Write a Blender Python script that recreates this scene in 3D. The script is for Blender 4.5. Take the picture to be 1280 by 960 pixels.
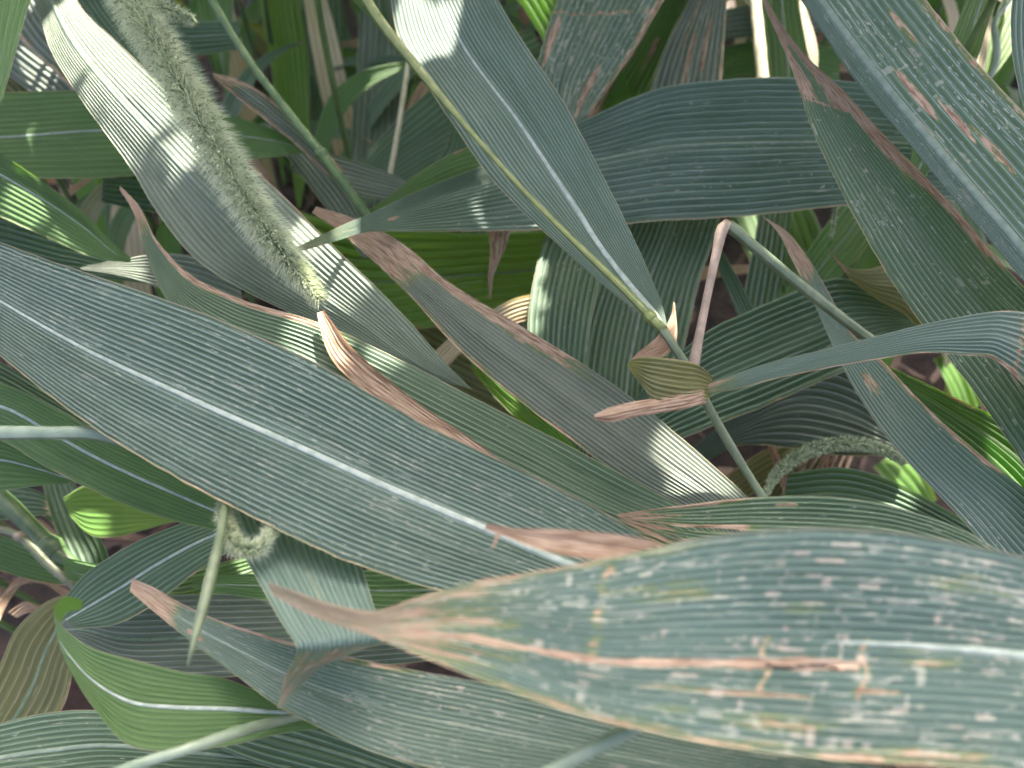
import bpy, math, random
import numpy as np
from mathutils import Vector, Matrix

# ------------------------------------------------------------------ camera, sky, sun, exposure
scene = bpy.context.scene
for o in list(bpy.data.objects):
    bpy.data.objects.remove(o)
COL = scene.collection
FPX = 924.0                      # focal length in pixels of the 1280 x 960 photograph
PITCH = math.radians(52)
CAM = np.array([0.0, 0.0, 0.85])
FWD = np.array([0.0, math.cos(PITCH), -math.sin(PITCH)])
UPV = np.array([0.0, math.sin(PITCH), math.cos(PITCH)])
RGT = np.array([1.0, 0.0, 0.0])
cd = bpy.data.cameras.new('camera')
cam = bpy.data.objects.new('camera', cd)
COL.objects.link(cam)
cam.location = CAM
cam.rotation_euler = (math.pi / 2 - PITCH, 0, 0)
cd.sensor_width = 36.0
cd.lens = 36.0 * FPX / 1280
cd.clip_start = 0.01
cd.clip_end = 300
cd.dof.use_dof = True
cd.dof.focus_distance = 0.42
cd.dof.aperture_fstop = 6.3
scene.camera = cam

SUN = np.array([0.22, 0.70, 0.66])
SUN /= np.linalg.norm(SUN)
SUN_EL = math.asin(SUN[2])
SUN_AZ = math.atan2(SUN[0], SUN[1])
w = bpy.data.worlds.new('World')
scene.world = w
w.use_nodes = True
wn = w.node_tree.nodes
sky = wn.new('ShaderNodeTexSky')
sky.sky_type = 'NISHITA'
sky.sun_disc = False
sky.sun_elevation = SUN_EL
sky.sun_rotation = SUN_AZ
sky.air_density = 0.4
sky.dust_density = 8.0
sky.ozone_density = 0.0
wn['Background'].inputs['Strength'].default_value = 0.15
w.node_tree.links.new(sky.outputs[0], wn['Background'].inputs['Color'])
sl = bpy.data.lights.new('sun', 'SUN')
sl.energy = 5.0
sl.angle = math.radians(0.5)
sl.color = (1.0, 0.93, 0.82)
so = bpy.data.objects.new('sun', sl)
COL.objects.link(so)
so.rotation_euler = Vector(SUN).to_track_quat('Z', 'Y').to_euler()
so.location = (0, 0, 5)
scene.view_settings.view_transform = 'Standard'
scene.view_settings.look = 'None'
scene.view_settings.gamma = 1.0
scene.view_settings.exposure = 3.15
scene.cycles.adaptive_threshold = 0.03
scene.cycles.max_bounces = 5
scene.cycles.diffuse_bounces = 3
scene.cycles.glossy_bounces = 2
scene.cycles.transmission_bounces = 3
scene.cycles.transparent_max_bounces = 4

SLOPE = 0.42
rng = np.random.default_rng(7)
random.seed(7)


def at(px, py, d):
    """point of the place that the photograph shows at px, py; d = distance on the middle row, the whole stand leans back"""
    dd = d * (1 + SLOPE * (480.0 - py) / FPX)
    return CAM + dd * (FWD + RGT * (px - 640.0) / FPX + UPV * (480.0 - py) / FPX)


# ------------------------------------------------------------------ materials
def srgb(r, g, b):
    f = lambda c: (c / 12.92 if c <= 0.04045 else ((c + 0.055) / 1.055) ** 2.4)
    return (f(r / 255), f(g / 255), f(b / 255), 1)


class NT:
    def __init__(self, name):
        self.m = bpy.data.materials.new(name)
        self.m.use_nodes = True
        self.t = self.m.node_tree
        self.n = self.t.nodes
        self.n.clear()
        self.out = self.n.new('ShaderNodeOutputMaterial')

    def link(self, a, b):
        self.t.links.new(a, b)

    def put(self, sock, v):
        if isinstance(v, bpy.types.NodeSocket):
            self.link(v, sock)
        elif v is not None:
            sock.default_value = v

    def math(self, op, a, b=None, c=None, clamp=False):
        n = self.n.new('ShaderNodeMath')
        n.operation = op
        n.use_clamp = clamp
        self.put(n.inputs[0], a)
        if b is not None:
            self.put(n.inputs[1], b)
        if c is not None:
            self.put(n.inputs[2], c)
        return n.outputs[0]

    def ss(self, x, lo, hi):
        n = self.n.new('ShaderNodeMapRange')
        n.interpolation_type = 'SMOOTHSTEP'
        self.put(n.inputs['Value'], x)
        n.inputs['From Min'].default_value = lo
        n.inputs['From Max'].default_value = hi
        return n.outputs[0]

    def noise(self, vec, scale, detail=3.0, rough=0.55):
        n = self.n.new('ShaderNodeTexNoise')
        n.inputs['Scale'].default_value = scale
        n.inputs['Detail'].default_value = detail
        n.inputs['Roughness'].default_value = rough
        if vec is not None:
            self.link(vec, n.inputs['Vector'])
        return n.outputs['Fac']

    def mix(self, f, a, b):
        n = self.n.new('ShaderNodeMix')
        n.data_type = 'RGBA'
        self.put(n.inputs[0], f)
        self.put(n.inputs[6], a)
        self.put(n.inputs[7], b)
        return n.outputs[2]

    def attr(self, name):
        n = self.n.new('ShaderNodeAttribute')
        n.attribute_name = name
        return n.outputs['Fac']

    def vec(self, x, y, z):
        n = self.n.new('ShaderNodeCombineXYZ')
        self.put(n.inputs[0], x)
        self.put(n.inputs[1], y)
        self.put(n.inputs[2], z)
        return n.outputs[0]


LEAF_MATS = {}
PALETTE = {
    # upper colour, second colour, light through the blade, share of light through, strength of the painted pleat light and shade
    'near': ((0.036, 0.074, 0.058, 1), (0.064, 0.112, 0.092, 1), (0.12, 0.26, 0.05, 1), .25, .55),
    'teal': ((0.056, 0.096, 0.067, 1), (0.092, 0.140, 0.104, 1), (0.12, 0.28, 0.03, 1), .28, 1.3),
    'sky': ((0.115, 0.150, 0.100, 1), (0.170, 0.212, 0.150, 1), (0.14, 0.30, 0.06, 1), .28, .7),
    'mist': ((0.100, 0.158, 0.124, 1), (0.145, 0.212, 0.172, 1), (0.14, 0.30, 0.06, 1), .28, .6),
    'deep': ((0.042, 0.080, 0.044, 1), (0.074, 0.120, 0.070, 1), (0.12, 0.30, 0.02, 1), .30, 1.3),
    'green': ((0.044, 0.100, 0.030, 1), (0.076, 0.140, 0.048, 1), (0.18, 0.42, 0.03, 1), .40, .6),
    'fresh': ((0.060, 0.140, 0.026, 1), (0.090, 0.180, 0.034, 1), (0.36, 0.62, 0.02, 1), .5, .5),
    'grey': ((0.086, 0.112, 0.080, 1), (0.132, 0.160, 0.120, 1), (0.14, 0.24, 0.05, 1), .28, .8),
    'olive': ((0.090, 0.105, 0.040, 1), (0.125, 0.130, 0.056, 1), (0.26, 0.30, 0.04, 1), .42, .8),
    'straw': ((0.380, 0.330, 0.190, 1), (0.460, 0.400, 0.260, 1), (0.44, 0.36, 0.12, 1), .40, .5),
    'brown': ((0.220, 0.140, 0.085, 1), (0.380, 0.260, 0.165, 1), (0.30, 0.15, 0.05, 1), .35, .5),
}


def leaf_mat(kind):
    if kind in LEAF_MATS:
        return LEAF_MATS[kind]
    c1, c2, ct, t_share, stripe = PALETTE[kind]
    k = NT('leaf_' + kind)
    uv = k.n.new('ShaderNodeUVMap')
    sep = k.n.new('ShaderNodeSeparateXYZ')
    k.link(uv.outputs[0], sep.inputs[0])
    s, vp = sep.outputs[0], sep.outputs[1]          # s in cm along the blade, vp in pleats across it
    oi = k.n.new('ShaderNodeObjectInfo')
    seed = k.math('MULTIPLY', oi.outputs['Random'], 37.0)
    vv = k.attr('across')
    dry = k.attr('dry')
    fl = k.attr('fleck')
    nib = k.attr('nibbled')
    av = k.math('ABSOLUTE', vv)
    # large soft mottling and long streaks
    mot = k.noise(k.vec(k.math('MULTIPLY', s, 0.25), k.math('MULTIPLY', vp, 0.22), seed), 1.0, 2)
    streak = k.noise(k.vec(k.math('MULTIPLY', s, 0.12), k.math('MULTIPLY', vp, 2.3), seed), 1.0, 2)
    col = k.mix(k.ss(k.math('ADD', mot, k.math('MULTIPLY', k.math('SUBTRACT', oi.outputs['Random'], 0.5), 0.3)), 0.3, 0.7), c1, c2)
    col = k.mix(k.math('MULTIPLY', k.ss(streak, 0.5, 0.72), 0.35), col, (c2[0] * 1.55, c2[1] * 1.45, c2[2] * 1.5, 1))
    # fine parallel veins
    vein = k.math('SINE', k.math('MULTIPLY', vp, 2 * math.pi * 4))
    vein = k.ss(vein, 0.35, 1.0)
    vmod = k.noise(k.vec(k.math('MULTIPLY', s, 0.3), k.math('MULTIPLY', vp, 1.0), seed), 1.0, 2)
    veinf = k.math('MULTIPLY', vein, k.ss(vmod, 0.35, 0.7))
    col = k.mix(k.math('MULTIPLY', veinf, 0.55), col, (c2[0] * 2.1, c2[1] * 1.9, c2[2] * 2.1, 1))
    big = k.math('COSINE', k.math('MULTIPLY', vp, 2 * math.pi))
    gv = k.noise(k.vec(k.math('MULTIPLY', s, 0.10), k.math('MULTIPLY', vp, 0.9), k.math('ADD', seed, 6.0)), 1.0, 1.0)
    vein_ridge_light = k.math('MULTIPLY', k.ss(big, 0.72, 0.98), k.ss(gv, 0.22, 0.5))
    col = k.mix(k.math('MULTIPLY', vein_ridge_light, 0.75 * stripe), col, (c2[0] * 2.5, c2[1] * 2.2, c2[2] * 2.5, 1))  # pale ridge lines: part vein colour, part highlight painted on the pleats
    groove_shade = k.ss(k.math('MULTIPLY', big, -1.0), 0.45, 0.95)
    col = k.mix(k.math('MULTIPLY', groove_shade, 0.45 * stripe), col, (c1[0] * 0.5, c1[1] * 0.55, c1[2] * 0.5, 1))  # shade of the pleat grooves painted into the blade colour
    # yellowing round dry parts
    dn = k.noise(k.vec(k.math('MULTIPLY', s, 0.55), k.math('MULTIPLY', vp, 1.1), seed), 1.0, 3, 0.65)
    dv = k.math('ADD', dry, k.math('MULTIPLY', k.math('SUBTRACT', dn, 0.5), k.math('MULTIPLY', k.ss(dry, 0.02, 0.3), 1.9)))
    col = k.mix(k.math('MULTIPLY', k.ss(dv, 0.18, 0.5), 0.6), col, (0.150, 0.185, 0.045, 1))
    bn = k.noise(k.vec(k.math('MULTIPLY', s, 0.8), k.math('MULTIPLY', vp, 2.2), seed), 1.0, 3, 0.6)
    brown = k.mix(k.ss(bn, 0.36, 0.62), (0.20, 0.125, 0.075, 1), (0.52, 0.395, 0.275, 1))
    dryf = k.ss(dv, 0.46, 0.66)
    col = k.mix(dryf, col, brown)
    # pale nibbled flecks that run with the veins
    f1 = k.noise(k.vec(k.math('MULTIPLY', s, 1.5), k.math('MULTIPLY', vp, 2.6), seed), 1.0, 2.5, 0.7)
    f2 = k.noise(k.vec(k.math('MULTIPLY', s, 0.35), k.math('MULTIPLY', vp, 5.0), k.math('ADD', seed, 9.0)), 1.0, 2.0, 0.6)
    fp = k.noise(k.vec(k.math('MULTIPLY', s, 0.13), k.math('MULTIPLY', vp, 0.16), k.math('ADD', seed, 4.0)), 1.0, 2.0)
    amt = k.math('ADD', k.math('MULTIPLY', fl, 0.15), k.math('MULTIPLY', k.math('SUBTRACT', fp, 0.5), 0.22))
    a1 = k.ss(k.math('ADD', f1, amt), 0.725, 0.765)
    a2 = k.ss(k.math('ADD', f2, amt), 0.735, 0.79)
    flk = k.math('MAXIMUM', a1, k.math('MULTIPLY', a2, 0.8))
    flk = k.math('MULTIPLY', flk, k.math('SUBTRACT', 1.0, dryf))
    col = k.mix(k.math('MULTIPLY', flk, 0.85), col, (0.46, 0.46, 0.37, 1))
    nn = k.noise(k.vec(k.math('MULTIPLY', s, 2.2), k.math('MULTIPLY', vp, 2.0), k.math('ADD', seed, 2.0)), 1.0, 2.0, 0.7)
    nibf = k.ss(k.math('ADD', nib, k.math('MULTIPLY', k.math('SUBTRACT', nn, 0.5), 1.5)), 0.35, 0.75)
    nibf = k.math('MULTIPLY', nibf, k.math('GREATER_THAN', nib, 0.02))
    col = k.mix(k.math('MULTIPLY', nibf, 0.65), col, k.mix(k.ss(mot, 0.35, 0.6), (0.44, 0.36, 0.29, 1), (0.40, 0.42, 0.33, 1)))
    # pale margin
    mar = k.ss(k.math('ADD', av, k.math('MULTIPLY', k.math('SUBTRACT', mot, 0.5), 0.008)), 0.982, 0.992)
    col = k.mix(k.math('MULTIPLY', mar, 0.7), col, (0.40, 0.37, 0.23, 1))
    p = k.n.new('ShaderNodeBsdfPrincipled')
    k.link(col, p.inputs['Base Color'])
    rough = k.math('ADD', 0.46, k.math('MULTIPLY', mot, 0.16))
    k.link(k.math('ADD', rough, k.math('MULTIPLY', dryf, 0.25)), p.inputs['Roughness'])
    p.inputs['Specular IOR Level'].default_value = 0.42
    p.inputs['Sheen Weight'].default_value = 0.10
    p.inputs['Sheen Roughness'].default_value = 0.4
    # fine relief
    fn = k.noise(k.vec(k.math('MULTIPLY', s, 3.0), k.math('MULTIPLY', vp, 5.0), seed), 1.0, 2)
    h = k.math('ADD', k.math('MULTIPLY', vein, 0.7), k.math('MULTIPLY', fn, 0.8))
    b = k.n.new('ShaderNodeBump')
    b.inputs['Strength'].default_value = 0.6
    b.inputs['Distance'].default_value = 0.0006
    k.link(h, b.inputs['Height'])
    k.link(b.outputs[0], p.inputs['Normal'])
    tr = k.n.new('ShaderNodeBsdfTranslucent')
    k.link(k.mix(k.math('MAXIMUM', dryf, k.math('MULTIPLY', mar, 0.5)), k.mix(k.math('MULTIPLY', flk, 0.5), ct, (0.4, 0.42, 0.2, 1)), (0.40, 0.19, 0.09, 1)), tr.inputs['Color'])
    ms = k.n.new('ShaderNodeMixShader')
    ms.inputs[0].default_value = t_share
    k.link(p.outputs[0], ms.inputs[1])
    k.link(tr.outputs[0], ms.inputs[2])
    k.link(ms.outputs[0], k.out.inputs['Surface'])
    LEAF_MATS[kind] = k.m
    return k.m


def plain_mat(name, c1, c2, rough=0.5, scale=60, trans=None, tf=0.3, stretch=(1, 1, 0.2), bump=0.2):
    k = NT(name)
    tc = k.n.new('ShaderNodeTexCoord')
    mp = k.n.new('ShaderNodeMapping')
    mp.inputs['Scale'].default_value = stretch
    k.link(tc.outputs['Object'], mp.inputs[0])
    f = k.noise(mp.outputs[0], scale, 4)
    p = k.n.new('ShaderNodeBsdfPrincipled')
    k.link(k.mix(k.ss(f, 0.35, 0.65), c1 + (1,), c2 + (1,)), p.inputs['Base Color'])
    p.inputs['Roughness'].default_value = rough
    b = k.n.new('ShaderNodeBump')
    b.inputs['Strength'].default_value = bump
    b.inputs['Distance'].default_value = 0.001
    k.link(f, b.inputs['Height'])
    k.link(b.outputs[0], p.inputs['Normal'])
    if trans:
        tr = k.n.new('ShaderNodeBsdfTranslucent')
        tr.inputs['Color'].default_value = trans + (1,)
        ms = k.n.new('ShaderNodeMixShader')
        ms.inputs[0].default_value = tf
        k.link(p.outputs[0], ms.inputs[1])
        k.link(tr.outputs[0], ms.inputs[2])
        k.link(ms.outputs[0], k.out.inputs['Surface'])
    else:
        k.link(p.outputs[0], k.out.inputs['Surface'])
    return k.m


M_RIB = {
    'white': plain_mat('midrib_white', (0.20, 0.26, 0.21), (0.31, 0.36, 0.31), 0.48, 220, (0.4, 0.5, 0.2), 0.15),
    'pale': plain_mat('midrib_pale', (0.12, 0.17, 0.12), (0.18, 0.23, 0.17), 0.48, 220, (0.3, 0.45, 0.1), 0.15),
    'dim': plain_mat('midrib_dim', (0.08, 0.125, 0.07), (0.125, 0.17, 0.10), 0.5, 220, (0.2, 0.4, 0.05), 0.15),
    'tan': plain_mat('midrib_tan', (0.30, 0.19, 0.13), (0.42, 0.29, 0.21), 0.5, 220),
}
M_STEM = {
    'pale': plain_mat('stem_pale_green', (0.12, 0.17, 0.11), (0.18, 0.23, 0.16), 0.45, 90),
    'yellow': plain_mat('stem_yellow_green', (0.11, 0.14, 0.035), (0.16, 0.19, 0.05), 0.36, 120),
    'sage': plain_mat('stem_sage', (0.07, 0.10, 0.05), (0.11, 0.14, 0.075), 0.5, 110),
    'green': plain_mat('stem_green', (0.055, 0.11, 0.035), (0.10, 0.16, 0.055), 0.38, 90),
    'dark': plain_mat('stem_dark_green', (0.030, 0.065, 0.022), (0.06, 0.095, 0.035), 0.4, 90),
    'tan': plain_mat('stem_tan', (0.16, 0.12, 0.085), (0.25, 0.19, 0.14), 0.6, 110),
    'khaki': plain_mat('stem_khaki', (0.075, 0.09, 0.045), (0.13, 0.135, 0.08), 0.5, 110),
    'brown': plain_mat('stem_brown', (0.21, 0.115, 0.07), (0.33, 0.19, 0.12), 0.6, 110),
    'straw': plain_mat('stem_straw', (0.42, 0.38, 0.22), (0.52, 0.48, 0.32), 0.5, 90),
}
M_SPIKE = plain_mat('spikelet_green', (0.27, 0.33, 0.18), (0.40, 0.45, 0.28), 0.6, 300, (0.3, 0.42, 0.12), 0.35)
M_BRISTLE = plain_mat('bristle_pale', (0.55, 0.63, 0.47), (0.68, 0.74, 0.60), 0.5, 300, (0.62, 0.66, 0.42), 0.5)


# ------------------------------------------------------------------ mesh helpers
def link_obj(name, mesh, mat, parent=None, kind=None):
    o = bpy.data.objects.new(name, mesh)
    COL.objects.link(o)
    if mat:
        mesh.materials.append(mat)
    if parent is not None:
        o.parent = parent
    if kind:
        o['kind'] = kind
    return o


def thing(name, label, cat, loc, group=None):
    o = bpy.data.objects.new(name, None)
    o.empty_display_size = 0.02
    COL.objects.link(o)
    o.location = loc
    o['label'] = label
    o['category'] = cat
    if group:
        o['group'] = group
    return o


def grid_mesh(name, P, attrs=None, uv=None, keep=None, smooth=True):
    """P: nu x nv x 3"""
    nu, nv = P.shape[:2]
    me = bpy.data.meshes.new(name)
    idx = np.arange(nu * nv).reshape(nu, nv)
    q = np.stack([idx[:-1, :-1], idx[1:, :-1], idx[1:, 1:], idx[:-1, 1:]], -1).reshape(-1, 4)
    if keep is not None:
        q = q[keep.reshape(-1)]
    n = len(q)
    me.vertices.add(nu * nv)
    me.vertices.foreach_set('co', P.reshape(-1).astype(np.float32))
    me.loops.add(n * 4)
    me.loops.foreach_set('vertex_index', q.reshape(-1).astype(np.int32))
    me.polygons.add(n)
    me.polygons.foreach_set('loop_start', (np.arange(n) * 4).astype(np.int32))
    me.polygons.foreach_set('use_smooth', np.full(n, smooth))
    if uv is not None:
        l = me.uv_layers.new(name='UVMap')
        l.data.foreach_set('uv', uv.reshape(-1, 2)[q.reshape(-1)].reshape(-1).astype(np.float32))
    for k, a in (attrs or {}).items():
        t = me.attributes.new(k, 'FLOAT', 'POINT')
        t.data.foreach_set('value', np.ascontiguousarray(a, dtype=np.float32).reshape(-1))
    me.update(calc_edges=True)
    return me


def tri_mesh(name, V, F, smooth=False):
    me = bpy.data.meshes.new(name)
    me.vertices.add(len(V))
    me.vertices.foreach_set('co', np.asarray(V, np.float32).reshape(-1))
    F = np.asarray(F, np.int32)
    k = F.shape[1]
    me.loops.add(F.size)
    me.loops.foreach_set('vertex_index', F.reshape(-1))
    me.polygons.add(len(F))
    me.polygons.foreach_set('loop_start', (np.arange(len(F)) * k).astype(np.int32))
    me.polygons.foreach_set('use_smooth', np.full(len(F), smooth))
    me.update(calc_edges=True)
    return me


def spline(rows, t_out):
    """centripetal-like Catmull-Rom through rows (n x k), parameter by chord length of the first three columns"""
    rows = np.asarray(rows, float)
    seg = np.linalg.norm(np.diff(rows[:, :3], axis=0), axis=1) ** 0.8 + 1e-6
    t = np.concatenate([[0], np.cumsum(seg)])
    t /= t[-1]
    m = np.empty_like(rows)
    m[1:-1] = ((rows[1:-1] - rows[:-2]) / (t[1:-1] - t[:-2])[:, None] * (t[2:] - t[1:-1])[:, None]
               + (rows[2:] - rows[1:-1]) / (t[2:] - t[1:-1])[:, None] * (t[1:-1] - t[:-2])[:, None]) / (t[2:] - t[:-2])[:, None]
    m[0] = (rows[1] - rows[0]) / (t[1] - t[0])
    m[-1] = (rows[-1] - rows[-2]) / (t[-1] - t[-2])
    i = np.clip(np.searchsorted(t, t_out, 'right') - 1, 0, len(t) - 2)
    h = (t[i + 1] - t[i])
    x = ((t_out - t[i]) / h)[:, None]
    h = h[:, None]
    return ((2 * x**3 - 3 * x**2 + 1) * rows[i] + (x**3 - 2 * x**2 + x) * h * m[i]
            + (-2 * x**3 + 3 * x**2) * rows[i + 1] + (x**3 - x**2) * h * m[i + 1]), t


_TAB = np.random.default_rng(3).random((256, 256))


def vnoise(x, y):
    xi = np.floor(x).astype(int)
    yi = np.floor(y).astype(int)
    fx = x - xi
    fy = y - yi
    fx = fx * fx * (3 - 2 * fx)
    fy = fy * fy * (3 - 2 * fy)
    g = lambda a, b: _TAB[a % 256, b % 256]
    return (g(xi, yi) * (1 - fx) + g(xi + 1, yi) * fx) * (1 - fy) + (g(xi, yi + 1) * (1 - fx) + g(xi + 1, yi + 1) * fx) * fy


def sst(x, a, b):
    t = np.clip((x - a) / (b - a), 0, 1)
    return t * t * (3 - 2 * t)


# dry features: functions of u (0 base .. 1 tip) and v (-1 .. 1)
def d_tip(u0, soft=0.08, k=1.0):
    return lambda u, v: k * sst(u, u0 - soft, u0 + soft)


def d_edge(side, wd, u0=0.0, u1=1.0, k=1.0, soft=0.12):
    def f(u, v):
        e = (v * side)
        wv = wd * (0.6 + 0.8 * vnoise(u * 9 + 3, v * 0 + side))
        return k * sst(e, 1 - wv - soft, 1 - wv + soft) * sst(u, u0 - 0.05, u0 + 0.05) * (1 - sst(u, u1 - 0.05, u1 + 0.05))
    return f


def d_patch(uc, vc, su, sv, k=1.0):
    return lambda u, v: k * (1 - sst(np.sqrt(((u - uc) / su) ** 2 + ((v - vc) / sv) ** 2), 0.6, 1.2))


def d_line(uc, su=0.006, k=0.9, v0=-1, v1=1):
    return lambda u, v: k * np.exp(-((u - uc - 0.004 * np.sin(v * 17)) / su) ** 2) * (v >= v0) * (v <= v1)


LEAF_N = [0]


def blade_geo(rows, pleats, amp, gut, nu=None, wav=0.0):
    R = []
    for r in rows:
        lx, ly, rx, ry, d = r[:5]
        m = r[5] if len(r) > 5 else 0.5
        t = r[6] if len(r) > 6 else 0.0
        L = at(lx, ly, d + t)
        Rr = at(rx, ry, d - t)
        wd = np.linalg.norm(L - Rr)
        mx, my = lx + (rx - lx) * m, ly + (ry - ly) * m
        Mi = at(mx, my, d + t * (1 - 2 * m) + gut * wd)
        R.append(np.concatenate([Mi, L, Rr]))
    R = np.array(R)
    length = np.linalg.norm(np.diff(R[:, :3], axis=0), axis=1).sum()
    if nu is None:
        nu = int(np.clip(length / 0.0035, 28, 150))
    uu = np.linspace(0, 1, nu)
    S, knots = spline(R, uu)
    rowv = np.interp(uu, knots, np.arange(len(knots)))
    nv = int(np.clip(pleats * 6, 12, 200)) // 2 * 2 + 1
    vs = np.linspace(-1, 1, nv)
    M, L, Rr = S[:, None, :3], S[:, None, 3:6], S[:, None, 6:9]
    v = vs[None, :, None]
    a = np.abs(v)
    sid = np.where(v < 0, L - M, Rr - M)
    mean = (L + Rr) / 2 - M
    lin = (Rr - L) / 2
    q = a ** 1.5
    Ppl = M + lin * v + mean * q
    # an off-centre midrib keeps each half running straight from rib to edge
    P = 0.5 * Ppl + 0.5 * (M + sid * a)
    LEAF_N[0] += 1
    sd = LEAF_N[0] * 13.7
    # uneven margin
    dU = np.gradient(P, axis=0)
    dV = np.gradient(P, axis=1)
    N = np.cross(dU, dV)
    nl = np.linalg.norm(N, axis=2, keepdims=True)
    N = N / np.maximum(nl, 1e-12)
    mean_n = (N * nl).sum((0, 1))
    sgn = 1.0
    c = P.mean((0, 1))
    if np.dot(mean_n, CAM - c) < 0:
        sgn = -1.0
    N = N * sgn
    width = np.linalg.norm(Rr - L, axis=2, keepdims=True)
    U = uu[:, None] * np.ones((1, nv))
    V = np.ones((nu, 1)) * vs[None, :]
    arc = np.concatenate([[0], np.cumsum(np.linalg.norm(np.diff(S[:, :3], axis=0), axis=1))])
    s_cm = arc[:, None] * 100 * np.ones((1, nv))
    pitch = width[:, :, 0] / max(pleats, 1)
    ph = V * pleats / 2 * 2 * np.pi
    wob = 0.7 + 0.6 * vnoise(s_cm * 0.08 + sd, V * pleats * 0.55 + sd)
    prof = 1.35 * (np.cos(ph) + 0.28 * np.sin(2 * ph))
    disp = amp * pitch * prof * wob * (0.35 + 0.65 * sst(np.abs(V), 0.02, 0.18))
    # slow waves in the blade
    disp = disp + wav * width[:, :, 0] * (vnoise(s_cm * 0.13 + sd, V * 1.2 + sd) - 0.5) * (0.3 + np.abs(V))
    disp = disp + 0.010 * width[:, :, 0] * (vnoise(s_cm * 0.35 + sd, V * 2.5 + 7) - 0.5)
    P = P + N * disp[:, :, None]
    edge = (vnoise(s_cm * 1.1 + sd, np.sign(V) * 5 + sd) - 0.5) * 0.008 * sst(np.abs(V), 0.8, 1.0) * width[:, :, 0]
    P = P + (lin / np.maximum(np.linalg.norm(lin, axis=2, keepdims=True), 1e-9)) * (edge * np.sign(V))[:, :, None]
    return P, N, U, V, s_cm, S, nv, width, rowv


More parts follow.
